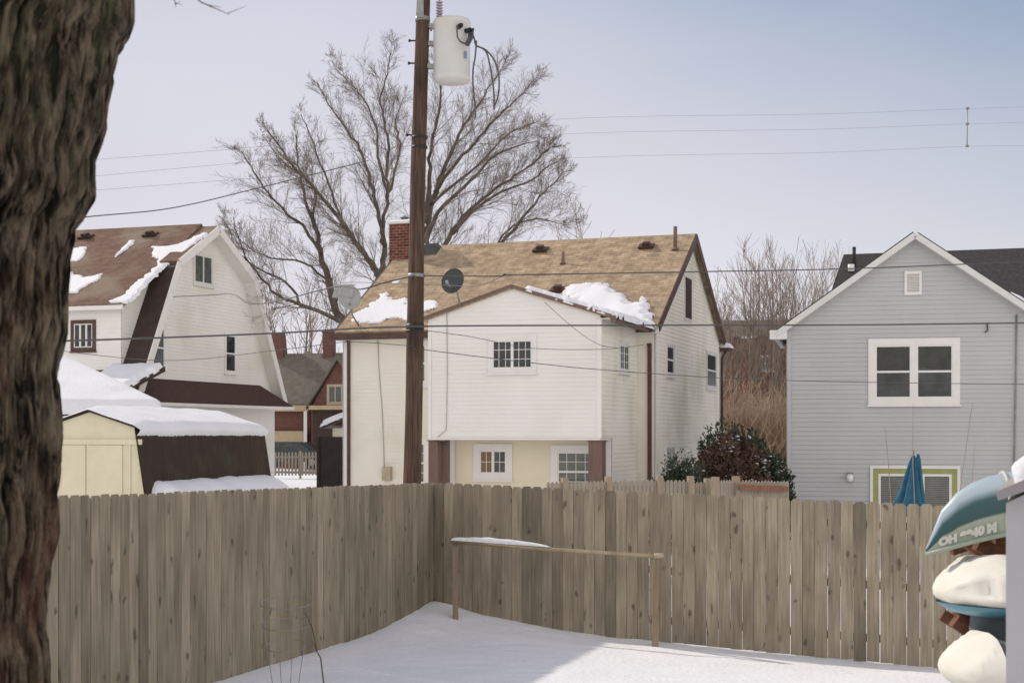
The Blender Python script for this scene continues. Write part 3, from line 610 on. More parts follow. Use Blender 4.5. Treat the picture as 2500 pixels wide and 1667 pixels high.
# snow on the roofs
snow_patch(rf, pxpoly(rf, [(858,794),(872,772),(905,756),(925,735),(934,727),(950,728),(948,737),(965,742),(985,738),(1000,748),(1012,738),(1050,742),(1070,757),(1040,770),(1036,772),(1030,786),(985,786),(940,788),(930,797),(880,798)]), roof_o, h=.03, soft=.05, res=.035, rough=.13, base=.09, seed=1, step=.14, name='snow')
snow_patch(rf, pxpoly(rf, [(960,696),(968,690),(982,689),(975,698),(962,701)]), roof_o, h=.03, soft=.05, res=.03, rough=.02, base=.09, seed=3)
# snow drift lying in the valley between the two roofs
def valley():
    poly = pxpoly(rf, [(1375,716),(1400,708),(1440,704),(1475,706),(1500,714),(1508,726),(1530,738),(1540,752),(1560,752),(1568,741),(1580,742),(1586,760),(1592,778),(1592,800),(1480,800),(1380,740)])
    return snow_patch(rf, poly, roof_o, h=.20, soft=.32, res=.05, rough=.13, base=.06, seed=6)
valley()
def err_strip():
    return snow_patch(err, [(-.10,-eo-.16),(3.6,-eo-.16),(3.6,el_-.1),(2.4,el_-.2),(1.2,el_-.9),(.35,el_-.35),(.0,el_-.25),(-.08,el_-.3)], ch, h=.12, soft=.12, res=.05, rough=.05, base=.06, seed=9)
err_strip()
m = MB(); a, b = err.at(1368, 718); pbox(m, rf, *[0,0,0,0,0,0]) if False else None
roof_vent(1365, 716, ch, Pl(F, rf.O, rf.A, rf.U))
# dishes
def dish(name, label, c, r, nrm, mat, depth=.12, mastto=None):
    e = empty(name, c, label, 'satellite dish'); nrm = Vector(nrm).normalized(); a = nrm.cross(Vector((0,0,1))).normalized(); b = a.cross(nrm)
    m = MB()
    def P(i, j, off=0):
        q = j/6*r; t = 2*math.pi*i/28; return a*(q*math.cos(t))+b*(q*math.sin(t)*1.08)+nrm*(depth*(q/r)**2-off)
    m.grid(lambda i, j: P(i, j), 28, 7, closed_u=True); m.grid(lambda i, j: P(i, j, .02), 28, 7, closed_u=True, flip=True)
    m.tube([P(i, 6) for i in range(28)]+[P(0, 6)], .012, 5); m.build('reflector', M[mat], e)
    return e, nrm, a, b
p = px(1110, 690, 33.6)
d, nr, a_, b_ = dish('satellite_dish', 'dark grey round satellite dish standing on the low gable roof right of the pole', p, .28, (-.42,-1,.30), 'dish_dark')
m = MB(); m.tube([-b_*.2, nr*.36+b_*-.16], .015, 6); m.tube([nr*.36+b_*-.16, nr*.43+b_*-.13], .04, 8); m.build('feed_arm', M['galvanised'], d)
m = MB(); m.tube([nr*-.03, Vector((.05,.12,-.18)), Vector((.13,.25,-.55))], .022, 8); m.build('mast', M['galvanised'], d)
p = px(852, 728, 38.2)
d, nr, a_, b_ = dish('satellite_dish', 'pale grey satellite dish at the left end of the tan roof, in front of branches', p, .30, (.35,-1,.2), 'dish_pale', .1)
m = MB(); m.tube([-b_*.2, nr*.3+b_*-.1], .02, 6); m.build('feed_arm', M['dish_pale'], d)
m = MB(); q = [Vector((-.46,.02,.02)), Vector((.10,-.02,.02)), Vector((.14,-.02,.38)), Vector((-.36,.02,.36))]; m.hexa([q[0],q[1],q[1]+Vector((0,.05,0)),q[0]+Vector((0,.05,0)),q[3],q[2],q[2]+Vector((0,.05,0)),q[3]+Vector((0,.05,0))]); m.build('panel', M['dish_pale'], d)
m = MB(); m.tube([(0,.05,-.2),(.08,.2,-.45),(.22,.5,-.72)], .022, 8); m.build('mast', M['galvanised'], d)

# ------------------------------------------------------------------ left gambrel house
BL = R(18); XA, YA = -10.1-.40, 49.0+.13
FLh = Fr(XA, YA, BL)                              # local x: along the ridge (right = gable end), y: depth across the gable
HWk, HWf, ZK, ZF, ZA = 2.55, 4.9, 8.02, 3.70, 9.46
gh = empty('gambrel_house', (XA, YA, 0), 'white gambrel house with brown shingle roof and snow patches, left behind the shed', 'house', -BL)
# gable end faces +x ; prism runs towards -x
gp = Pl(FLh, (0,0,0), (0,1,0), (0,0,1))
m = MB(); prof_l = [(G0,-HWf),(ZF,-HWf),(ZK,-HWk),(ZA,0)]; prof_r = [(G0,HWf),(ZF,HWf),(ZK,HWk),(ZA,0)]
siding(m, gp, prof_l, prof_r, G0, ZA-.02, .12)
LEN = 9.0
out = [(-HWf,G0),(HWf,G0),(HWf,ZF),(HWk,ZK),(0,ZA),(-HWk,ZK),(-HWf,ZF)]
for k in range(7):
    j = (k+1) % 7; (y0,z0),(y1,z1) = out[k], out[j]; s_ = .97
    m.poly([(-.01,y0*s_,z0-.03),(-.01,y1*s_,z1-.03),(-LEN,y1*s_,z1-.03),(-LEN,y0*s_,z0-.03)])
m.poly([(-LEN,y*.97,z-.03) for y, z in out]); m.build('gable_wall', M['pale_siding'], gh)
def roofstrip(y0, z0, y1, z1, x0, x1, mat, t=.1, name='roof', parent=gh):
    W = Pl(FLh, (0,y0,z0), (1,0,0) if y1 > y0 else (-1,0,0), (0,y1-y0,z1-z0)); Ln = math.hypot(y1-y0, z1-z0)
    m = MB(); a0, a1 = (x0, x1) if y1 > y0 else (-x1, -x0); pbox(m, W, a0, a1, -.0, Ln, .0, t, uv=True)
    return m.build(name, M[mat], parent), W, Ln
OG = .42                                          # gable overhang
# flared lower slopes, steep and upper slopes
rl1, Wst, Lst = roofstrip(-HWf, ZF, -HWk-.07, ZK-.18, -LEN, OG, 'dark_roof', .12)
DY = -HWf+.30
dw = Pl(FLh, (0,DY,0), (1,0,0), (0,0,1)); dxr = dw.at(296, 800)[0]
rl2, Wup, Lup = roofstrip(-HWk-.10, ZK-.05, 0, ZA+.02, dxr+.2, OG, 'brown_shingle', .14)
roofstrip(HWf, ZF, HWk, ZK, -LEN, OG, 'dark_roof', .12); roofstrip(HWk+.1, ZK-.05, 0, ZA+.02, -LEN, OG, 'brown_shingle', .138)
# white rake boards with deep returns
def rake(y0, z0, y1, z1, wd=.2):
    m = MB(); d = Vector((0, y1-y0, z1-z0)).normalized(); n = Vector((0, -d.z, d.y)) if y0 < 0 else Vector((0, d.z, -d.y))
    if n.z < 0 and abs(y1) < .1: n = -n
    c = []
    for (y, z) in ((y0,z0),(y1,z1)):
        p = Vector((0,y,z)); c.append([p+n*-.12, p+n*.15])
    x0, x1 = OG+.002, OG+.05
    m.hexa([c[0][0]+Vector((x0,0,0)), c[0][0]+Vector((x1,0,0)), c[0][1]+Vector((x1,0,0)), c[0][1]+Vector((x0,0,0)),
            c[1][0]+Vector((x0,0,0)), c[1][0]+Vector((x1,0,0)), c[1][1]+Vector((x1,0,0)), c[1][1]+Vector((x0,0,0))])
    m.build('rake_board', M['white_paint'], gh)
rake(-HWf-.1, ZF-.25, -HWk, ZK); rake(-HWk, ZK, 0, ZA); rake(HWf+.1, ZF-.25, HWk, ZK); rake(HWk, ZK, 0, ZA)
m = MB()                                           # boarded soffit behind the rakes
for sg in (-1, 1):
    pts = [(sg*(HWf-.02), ZF), (sg*(HWk-.02), ZK-.02), (0, ZA-.04)]
    for (y0,z0),(y1,z1) in zip(pts, pts[1:]): m.hexa([(0,y0,z0-.10),(OG,y0,z0-.10),(OG,y0,z0-.02),(0,y0,z0-.02),(0,y1,z1-.10),(OG,y1,z1-.10),(OG,y1,z1-.02),(0,y1,z1-.02)])
m.build('soffit', M['pale_siding'], gh)
# skirt roof across the gable
zs0, zs1 = gp.at(500, 932)[1], gp.at(500, 985)[1]
m = MB(); y0, y1 = -HWf+.1, HWf-.1
m.hexa([(0,y0,zs1),(.75,y0-.1,zs1-.02),(.75,y1+.2,zs1-.02),(0,y1,zs1),(0,y0,zs0),(.03,y0,zs0),(.03,y1-1.1,zs0),(0,y1-1.1,zs0)]); m.build('skirt_roof', M['skirt_shingle'], gh)
m = MB(); m.box(.0, .78, y0-.12, y1+.22, zs1-.14, zs1-.04); m.build('fascia', M['white_paint'], gh)
# windows
window(gh, gp, *wpx(gp, 474, 516, 620, 696), M['dull_white'], M['glass_green'], .09, 'slider')
window(gh, gp, *wpx(gp, 550, 573, 818, 908), M['pale_siding'], M['glass'], .08, 'hung')
window(gh, gp, *wpx(gp, 372, 399, 800, 897), M['pale_siding'], M['glass'], .09, 'hung')
# wall dormer on the near slope
DY = -HWf+.30; dxr = -1.0
dw = Pl(FLh, (0,DY,0), (1,0,0), (0,0,1)); dwo = Pl(FLh, (0,DY-.35,0), (1,0,0), (0,0,1)); zo_ = dwo.at(250, 754)[1]; dze = zo_+(ZA+.1-zo_)*.35/(-DY+.35)-.03; dxr = dw.at(296, 800)[0]
sl_ = (ZA-dze)/(-DY)
m = MB(); siding(m, dw, [(2.6,-LEN)], [(2.6,dxr)], 2.6, dze, .12)
c = [(dxr,DY,2.6),(dxr,0,2.6),(dxr,0,ZA-.05),(dxr,DY,dze-.03)]
cheek = Pl(FLh, (dxr,0,0), (0,1,0), (0,0,1)); siding(m, cheek, [(3.0,DY),(dze,DY),(ZA,0)], [(3.0,0),(ZA,0)], 3.0, ZA-.1, .12)
m.poly([(dxr-.01,DY+.01,2.6),(dxr-.01,0,2.6),(dxr-.01,0,ZA-.1),(dxr-.01,DY+.01,dze-.05)]); m.build('dormer_wall', M['pale_siding'], gh)
Wd = Pl(FLh, (0,DY,dze), (1,0,0), (0,-DY,ZA+.10-dze)); Ld = math.hypot(DY, ZA+.10-dze)
m = MB(); pbox(m, Wd, -LEN, dxr+.25, -.35, Ld, .02, .16, uv=True); dr = m.build('dormer_roof', M['brown_shingle'], gh)
# extra roof piece above the dark band up to the gable
m = MB(); pbox(m, Wd, -LEN, dxr+.22, -.33, Ld, -.05, .019); m.build('soffit', M['dull_white'], gh)
m = MB(); m.box(-LEN, dxr+.26, DY-.36, DY-.28, dze-.22, dze-.06); m.build('fascia', M['white_paint'], gh)
window(gh, dw, *wpx(dw, 182, 227, 791, 848), M['brown_trim'], M['glass'], .12, 'triple', sash=M['dull_white'])
for (u, v) in ((213, 585), (370, 580)): roof_vent(u, v, gh, Pl(FLh, Wd.P(0,0,.07), Wd.A, Wd.U), .5, 'dark_roof')
Wds = Pl(FLh, Wd.P(0,0,0), Wd.A, Wd.U)
snow_patch(Wds, pxpoly(Wds, [(100,612),(160,606),(178,603),(184,614),(215,613),(216,625),(210,640),(196,648),(150,652),(100,650)]), dr, .035, .08, .05, .09, .16, 11)
snow_patch(Wds, pxpoly(Wds, [(100,662),(172,660),(172,676),(190,680),(215,688),(252,680),(250,694),(225,705),(200,718),(190,728),(150,730),(100,725)]), dr, .035, .08, .05, .09, .16, 12)
snow_patch(Wds, pxpoly(Wds, [(283,636),(300,620),(320,600),(332,598),(330,606),(310,622),(295,632),(286,638)]), dr, .05, .06, .04, .03, .16, 13)
snow_patch(Wds, pxpoly(Wds, [(268,746),(300,738),(320,715),(360,684),(385,660),(390,643),(374,640),(378,625),(376,614),(410,612),(440,608),(505,578),(508,584),(470,612),(436,642),(400,665),(360,704),(335,732),(312,752),(290,750)]), dr, .045, .07, .05, .07, .16, 14)
# little far-side dormer eave on the right
m = MB(); m.hexa([(-2.6,HWk+.2,ZF+3.1),(-.6,HWk+.2,ZF+3.1),(-.6,HWf+.5,ZF+1.9),(-2.6,HWf+.5,ZF+1.9),(-2.6,HWk+.2,ZF+3.25),(-.6,HWk+.2,ZF+3.25),(-.6,HWf+.5,ZF+2.05),(-2.6,HWf+.5,ZF+2.05)]); m.build('dormer_roof', M['dull_white'], gh)
m = MB(); m.box(-2.5, -.75, HWk, HWf, ZF, ZF+1.9); m.build('dormer_wall', M['pale_siding'], gh)
# small snowy lean-to roof at the foot of the dormer
m = MB(); lw = Pl(FLh, (0,DY-1.3,0), (1,0,0), (0,0,1)); a0, z0 = lw.at(215, 930); a1, z1 = lw.at(348, 878)
m.hexa([(a0,DY-1.6,z0-.35),(a1-.3,DY-1.6,z0-.35),(a1,DY-.02,z1-.3),(a0,DY-.02,z1-.3),(a0,DY-1.6,z0-.2),(a1-.3,DY-1.6,z0-.2),(a1,DY-.02,z1-.15),(a0,DY-.02,z1-.15)])
lo = m.build('porch_roof', M['dark_roof'], gh)
Wl = Pl(FLh, (a0,DY-1.6,z0-.2), (1,0,0), (0,1.58,z1-z0+.05)); snow_patch(Wl, [(0,-.05),(a1-a0-.35,-.05),(a1-a0-.02,1.75),(0,1.75)], lo, .16, .15, .08, .04, 0, 16)

# ------------------------------------------------------------------ garage with snowy hip roof (left)
GY = 34.0; bg_ = R(-14)
e = px(396, 992, GY); Fg = Fr(e.x, e.y, bg_)
gar = empty('snowy_garage', (e.x, e.y, 0), 'low garage under a thick white snow roof, between the tree trunk and the shed', 'garage', -bg_)
ge, gw, gd = e.z-.1, 8.0, 7.0
m = MB(); m.box(-gw+.4, -.45, .45, gd-.4, G0, ge-.1); m.build('wall', M['dull_white'], gar)
pk = px(140, 868, GY+gd*.5*.95); lp = Fg.loc(pk)
m = MB(); ri = gd/2; z1 = lp.z-.16; rx = lp.x
base = [(-gw,0,ge-.12),(0,0,ge-.12),(0,gd,ge-.12),(-gw,gd,ge-.12)]; b2 = [(x,y,z+.1) for x, y, z in base]; top = [(-gw+2,ri,z1),(rx,ri,z1)]
m.poly(base[::-1])
for k in range(4): j = (k+1) % 4; m.poly([base[k], base[j], b2[j], b2[k]])
m.poly([b2[0], b2[1], top[1], top[0]]); m.poly([b2[1], b2[2], top[1]]); m.poly([b2[2], b2[3], top[0], top[1]]); m.poly([b2[3], b2[0], top[0]])
gr = m.build('roof', M['dark_roof'], gar)
m = MB()
def hipP(i, j):
    x = -gw-.05+(gw+.1)*i/80; y = -.05+(gd+.1)*j/60
    d = min(y+.05, gd+.05-y); sx = (-x+.05)
    zf = ge+(z1-ge)*min(1, d/ri); zr_ = ge+(z1-ge)*min(1, max(0, sx)/(-rx)); zl = ge+(z1-ge)*min(1, (x+gw+.05)/2)
    z = min(zf, zr_, zl); ed = min(d, sx, x+gw+.05); t = min(1, ed/.16)
    z += -.10+.30*math.sqrt(max(0, 1-(1-t)**2))+.03*noise.noise(Vector((x*.8, y*.8, 2)))
    return (x, y, z)
m.grid(hipP, 81, 61); m.build('snow', M['snow'], gr)

# ------------------------------------------------------------------ gambrel shed
SY = 27.0; bs = R(17); e = px(362, 1200, SY); Fs = Fr(e.x, e.y, bs)
sh = empty('garden_shed', (e.x, e.y, 0), 'small pale yellow shed with dark steep side and snow piled on its roof', 'shed', -bs)
sf = Pl(Fs, (0,0,0), (1,0,0), (0,0,1)); kx, kz = sf.at(331, 1044); ax_, az = sf.at(218, 1006)
half = -ax_; SLEN = 5.2; G1 = .2
yk = 2*ax_-kx; m = MB()
outl = [(2*ax_,G1),(0,G1),(0,1.15),(kx,kz),(ax_,az),(yk,kz),(2*ax_,1.15)]
m.poly([(x,0,z) for x, z in outl]); m.poly([(x,SLEN,z) for x, z in outl][::-1])
for k in range(7):
    j = (k+1) % 7; (x0,z0),(x1,z1) = outl[k], outl[j]; m.poly([(x0,0,z0),(x0,SLEN,z0),(x1,SLEN,z1),(x1,0,z1)])
wl_ = m.build('wall', M['shed_yellow'], sh)
m = MB(); zb1 = sf.at(300, 1082)[1]; zb0 = sf.at(300, 1076-24)[1]
z_b = sf.at(300, 1072)[1]; z_c = sf.at(300, 1085)[1]
pbox(m, sf, 2*ax_+.05, -.13, z_c, z_b, 0, .04)
for u in (190, 199, 216, 232, 247, 318): a, _ = sf.at(u, 1150); pbox(m, sf, a-.018, a+.018, G1, z_c, 0, .022)
m.build('door_trim', M['shed_yellow'], wl_)
m = MB()
for u in (147, 208, 262): a, _ = sf.at(u, 1150); 
pbox(m, sf, sf.at(152,1150)[0], sf.at(212,1150)[0]-.01, G1, z_c-.01, 0, .03); pbox(m, sf, sf.at(212,1150)[0]+.01, sf.at(300,1150)[0], G1, z_c-.01, 0, .03); m.build('door', M['shed_yellow'], sh)
# ribbed steep sides
for sg in (0, 1):
    m = MB(); nrib = 40; x0, x1 = (0, kx) if sg == 0 else (2*ax_, yk)
    def P(i, j):
        y = -.06+(SLEN+.12)*i/(nrib*2); t = j; x = x0+(x1-x0)*t+(.03 if sg == 0 else -.03)+(.012 if i % 2 else 0)*(1 if sg == 0 else -1); return (x, y, .95+(kz-.95)*t if j else .95)
    m.grid(P, nrib*2+1, 2, smooth=False, flip=bool(sg)); m.grid(lambda i, j: Vector(P(i, j))-Vector((.02 if sg == 0 else -.02, 0, 0)), nrib*2+1, 2, smooth=False, flip=not sg)
    m.build('steep_roof', M['shed_side'], sh)
m = MB(); m.box(-.06, .05, -.06, SLEN+.06, G1+.1, 1.05) if False else None
m = MB()
for (x0,z0,x1,z1) in ((kx+.03,kz,ax_,az+.02),(yk-.03,kz,ax_,az+.02)):
    c = [(x0,-.08,z0),(x0,SLEN+.08,z0),(x1,SLEN+.08,z1),(x1,-.08,z1)]; m.hexa(c+[(x,y,z+.03) for x, y, z in c])
sr = m.build('roof', M['shed_side'], sh)
m = MB()
def shp(i, j):                                     # snow cap following the low upper roof, thick rounded lip
    u = i/40; x = yk-.12+(kx-yk+.26)*u; y = -.06+(SLEN+.16)*j/70
    zr = az+.05-(az-kz)*abs(x-ax_)/(kx-ax_); ed = min(x-yk+.12, kx+.14-x); ey = min(y+.06, SLEN+.1-y)
    t = min(1, ed/.16); ty = min(1, ey/(.35 if y > 2 else .1)); front_f = smooth01((y+.0)/.35)
    h = (.03+.06*front_f)*math.sqrt(max(0,1-(1-t)**2))*math.sqrt(max(0,1-(1-ty)**2))
    h *= 1-.5*smooth01((y-3.6)/1.6)
    droop = -.05*(1-t)
    return (x, y, zr+h+droop+.02*noise.noise(Vector((x*2, y*1.5, 7))))
m.grid(shp, 41, 71)
def lip(i, j): p = Vector(shp(40, i)); q = Vector((p.x-.12*(j/3)**1.5, p.y, p.z-.05*j-.0)); return q+Vector((0,0,.012*noise.noise(Vector((p.y*7,j,0)))*j))
m.grid(lip, 71, 4)
m.build('snow', M['snow'], sr)
# slid snow heaped on the flared foot of the side
m = MB(); m.hexa([(.0,-.06,.75),(.75,-.06,.72),(.75,SLEN,.72),(.0,SLEN,.75),(.0,-.06,.98),(.72,-.06,.80),(.72,SLEN,.80),(.0,SLEN,.98)]); m.build('eave_shelf', M['shed_side'], sh)
m = MB()
def heap(i, j):
    y = .05+(SLEN-.0)*i/60; t = j/14; ed = min(i, 60-i)/60*SLEN; e_ = math.sqrt(max(0, 1-(1-min(1, ed/.4))**2))
    return (-.14+1.0*t, y,   .76+(.80+.05*noise.noise(Vector((y*1.7, 0, 3)))+.015*noise.noise(Vector((y*7, 0, 3))))*e_*math.cos(t*math.pi/2)**.55*(1 if j else .97))
m.grid(heap, 61, 15); m.build('snow_heap', M['snow'], sh)

# ------------------------------------------------------------------ right grey house
BR = R(13); RY = 35.0; e = px(2230, 580, RY); Fg2 = Fr(e.x, RY, BR)
rh = empty('grey_house', (e.x, RY, 0), 'grey sided gable house with a double window and lime green patio doors, at the right', 'house', -BR)
rw = Pl(Fg2, (0,0,0), (1,0,0), (0,0,1)); a0, zE = rw.at(1922, 800); a1 = -a0+.05; zA = e.z; GR = -.7
sR = (zA-zE)/(-a0)
m = MB(); siding(m, rw, [(GR,a0),(zE,a0),(zA,0)], [(GR,a1),(zE,a1),(zA,0)], GR, zA-.02, .115, .016)
gable_core(m, a0, a1, 0, 4.5, GR, zE, zA, 'y'); m.build('wall', M['grey_siding'], rh)
l_ = math.hypot(a0, zA-zE)
g1 = Pl(Fg2, (a0,0,zE), (0,-1,0), (1,0,sR)); g2 = Pl(Fg2, (a1,0,zE), (0,1,0), (-1,0,sR))
m = MB(); pbox(m, g1, -4.6, .32, -.32, l_+.04, .0, .1, uv=True); m.build('roof', M['dark_shingle'], rh)
m = MB(); pbox(m, g2, -.32, 4.6, -.32, l_+.01, .0, .098, uv=True); m.build('roof', M['dark_shingle'], rh)
m = MB(); pbox(m, g1, .30, .345, -.34, l_+.03, -.07, .07); m.build('rake_board', M['dull_white'], rh); m = MB(); pbox(m, g2, -.345, -.30, -.34, l_+.03, -.07, .07); m.build('rake_board', M['dull_white'], rh)
m = MB(); pbox(m, g1, .0, .30, -.3, l_, -.06, -.002); pbox(m, g2, -.30, .0, -.3, l_, -.06, -.002); m.build('soffit', M['white_paint'], rh)
m = MB(); m.box(a0-.42, a0-.0, -.33, -.0, zE-.30, zE-.08); m.box(a0-.34, a0-.22, -.0, 4.5, zE-.26, zE-.12); m.build('gutter', M['white_paint'], rh)
m = MB(); pbox(m, rw, a0, a0+.10, GR, zE-.1, .017, .032); m.box(a0-.02, a0+.0, .0, .1, GR, zE-.1); m.build('corner_board', M['grey_siding'], rh)
window(rh, rw, *wpx(rw, 2137, 2326, 844, 971), M['white_paint'], M['glass'], .17, 'pair', blind=(M['dark_blind'], wpx(rw,2137,2326,844,971)[2]+.75))
a, b, c_, d_ = wpx(rw, 2137, 2326, 844, 971); m = MB(); pbox(m, rw, (a+b)/2-.10, (a+b)/2+.10, c_, d_, -.0, .047); m.build('mullion', M['white_paint'], rh)
a, b, c_, d_ = wpx(rw, 2208, 2250, 663, 720); m = MB()
t = .06
pbox(m, rw, a, a+t, c_, d_, 0, .05); pbox(m, rw, b-t, b, c_, d_, 0, .05); pbox(m, rw, a+t, b-t, c_, c_+t, 0, .049); pbox(m, rw, a+t, b-t, d_-t, d_, 0, .049)
k = c_+t
while k < d_-t-.02: m.poly([rw.P(a+t,k,.045), rw.P(b-t,k,.045), rw.P(b-t,k+.035,.02), rw.P(a+t,k+.035,.02)]); k += .04
m.build('gable_vent', M['white_paint'], rh)
# patio doors
a, b, c_, d_ = wpx(rw, 2124, 2344, 1136, 1300); c_ = GR+.1; m = MB(); t = .07
pbox(m, rw, a, a+t, c_, d_, 0, .06); pbox(m, rw, b-t, b, c_, d_, 0, .06); pbox(m, rw, a+t, b-t, d_-t, d_, 0, .059); pd = m.build('patio_door', M['white_paint'], rh)
m = MB(); a += t; b -= t; d_ -= t; g_ = .13
pbox(m, rw, a, a+g_, c_, d_, 0, .045); pbox(m, rw, b-g_, b, c_, d_, 0, .045); pbox(m, rw, a+g_, b-g_, d_-g_, d_, 0, .044); mid = (a+b)/2; pbox(m, rw, mid-.17, mid+.17, c_, d_-g_, 0, .0445); m.build('lime_frame', M['lime'], pd)
for (p0, p1) in ((a+g_, mid-.17), (mid+.17, b-g_)):
    m = MB(); pbox(m, rw, p0, p0+.06, c_, d_-g_, 0, .05); pbox(m, rw, p1-.06, p1, c_, d_-g_, 0, .05); pbox(m, rw, p0+.06, p1-.06, d_-g_-.06, d_-g_, 0, .049); lf_ = m.build('door_leaf', M['white_paint'], pd)
    m = MB(); pbox(m, rw, p0+.06, p1-.06, c_, d_-g_-.06, 0, .03); m.build('pane', M['glass_green'], pd)
    m = MB(); z = c_+.3
    while z < d_-g_-.1: m.poly([rw.P(p0+.07,z,.031), rw.P(p1-.07,z,.031), rw.P(p1-.07,z+.03,.036), rw.P(p0+.07,z+.03,.036)]); z += .045
    m.build('blind', M['blind'], pd)
a, z = rw.at(2075, 1165); m = MB(); pbox(m, rw, a-.07, a+.07, z-.02, z+.12, .014, .06); m.tube([rw.P(a,z+.09,.06), rw.P(a,z+.12,.14)], .018, 6); wlm = m.build('wall_lamp', M['galvanised'], rh)
m = MB(); m.tube([rw.P(a,z-.10,.13), rw.P(a,z-.06,.13), rw.P(a,z+.06,.13), rw.P(a,z+.09,.13)], [.05,.085,.085,.03], 12); m.build('lamp_shade', M['lamp_white'], wlm)
m = MB(); m.tube(on(rw, [(2481,768),(2480,900),(2477,1050),(2475,1160)], .05), .022, 6); m.build('conduit', M['galvanised'], rh)
m = MB(); m.tube(on(rw, [(2409,788),(2411,806),(2404,812)], .05), .02, 6); m.build('cable_hook', M['wire'], rh)
snow_patch(g2, [(-.3,.1),(4.4,.1),(4.4,l_-.3),(3.4,l_-.9),(1.2,1.8),(-.2,.9)], rh, .10, .12, .12, .05, .098, 21)

# ------------------------------------------------------------------ dark roofed house behind it
FB = Fr(16.0, 52, R(14)); bh = empty('dark_roof_house', (16.0, 52, 0), 'house with a dark charcoal roof rising behind the grey gable house', 'house', -R(14))
p0, p1 = FB.loc(px(2060, 621, 56)), FB.loc(px(2640, 612, 54)); zt = p0.z; ze_ = 4.9
hx0, hx1 = p0.x-1.3, 12.0
m = MB(); D_ = 4.6; m.box(hx0+.5, hx1, 0.4, 2*D_-.4, -.5, ze_-.05); m.build('wall', M['dull_white'], bh)
m = MB(); y0_ = p0.y-D_
b0 = [(hx0,y0_,ze_),(hx1,y0_,ze_),(hx1,y0_+2*D_,ze_),(hx0,y0_+2*D_,ze_)]; t0 = [(p0.x,p0.y,zt),(hx1-.2,p0.y,zt+.1)]
m.poly([b0[0],b0[1],t0[1],t0[0]]); m.poly([b0[1],b0[2],t0[1]]); m.poly([b0[2],b0[3],t0[0],t0[1]]); m.poly([b0[3],b0[0],t0[0]]); m.poly(b0[::-1]); rr = m.build('roof', M['dark_shingle'], bh)
Wb = Pl(FB, (0,y0_,ze_), (1,0,0), (0,D_,zt-ze_)); a, b = Wb.at(2085, 650); m = MB(); p = Wb.P(a, b); m.tube([p, p+Vector((0,0,.75))], .07, 8); m.build('vent_pipe', M['black_metal'], rr)
a, b = Wb.at(2078, 663); m = MB(); p = Wb.P(a, b); m.tube([p, p+Vector((0,0,.28))], .13, 10); m.build('turbine_vent', M['lamp_white'], rr)

# ------------------------------------------------------------------ red brick house in the far gap
FQ = Fr(-13.2, 86, R(10)); q = empty('red_brick_house', (-13.2, 86, 0), 'distant red brick house with grey roof, seen between the white and the cream house', 'house', -R(10))
fw = Pl(FQ, (0,0,0), (1,0,0), (0,0,1)); X = lambda u, v=900, W=fw: W.at(u, v)[0]; Z = lambda u, v, W=fw: W.at(u, v)[1]
m = MB(); m.box(X(560), X(758), .0, 7, -.3, Z(700,992)); m.build('wall', M['far_brick'], q)
ze_ = Z(700, 992); zr_ = Z(700, 866)
m = MB(); c = [(X(560),-.3,ze_),(X(870),-.3,ze_),(X(870)-.3,3.4,zr_+.15),(X(560),3.4,zr_+.1)]; m.hexa(c+[(x,y,z+.15) for x, y, z in c]); c = [(X(560),7.1,ze_),(X(870),7.1,ze_),(X(870)-.3,3.45,zr_+.15),(X(560),3.45,zr_+.1)]
m.hexa([c[3],c[2],c[1],c[0]]+[(x,y,z+.15) for x, y, z in (c[3],c[2],c[1],c[0])]); m.build('roof', M['far_roof'], q)
gf = Pl(FQ, (0,-1.6,0), (1,0,0), (0,0,1)); gx0, gx1, gxm = X(760,900,gf), X(895,900,gf), X(826,900,gf); gz0, gz1 = Z(800,992,gf), Z(800,880,gf)
m = MB(); a = [(gx0,-1.6,-.3),(gx1,-1.6,-.3),(gx1,-1.6,gz0),(gxm,-1.6,gz1),(gx0,-1.6,gz0)]; b = [(x,3,z) for x, y, z in a]; m.poly(a)
for k in range(5): j = (k+1) % 5; m.poly([a[j], a[k], b[k], b[j]])
m.build('gable_wall', M['far_brick'], q)
m = MB()
for (xa, xb) in ((gx0-.25, gxm), (gx1+.25, gxm)):
    c = [(xa,-1.9,gz0-.15),(xa,3,gz0-.15),(xb,3,gz1+.05),(xb,-1.9,gz1+.05)]; m.hexa(c+[(x,y,z+.2) for x, y, z in c])
m.build('gable_roof', M['far_roof'], q)
window(q, gf, *wpx(gf, 803, 850, 943, 982), M['tan_metal'], M['glass_green'], .12, 'triple')
m = MB(); pbox(m, fw, X(600), X(752), Z(700,1084), Z(700,1052), 0, .3); m.build('porch_band', M['tan_band'], q)
m = MB(); pbox(m, fw, X(600), X(760), Z(700,1004), Z(700,990), 0, .6); pbox(m, gf, gx0, gx1, Z(800,1000,gf), Z(800,990,gf), 0, .5); m.build('eave_board', M['tan_band'], q)
m = MB(); pbox(m, fw, X(749), X(757), -.3, Z(750,1004), .45, .6); m.build('downspout', M['white_paint'], q)
m = MB(); pbox(m, gf, gx0+.1, gx1-.1, -.2, Z(800,1000,gf), .0, .05); m.build('porch', M['dark_roof'], q)
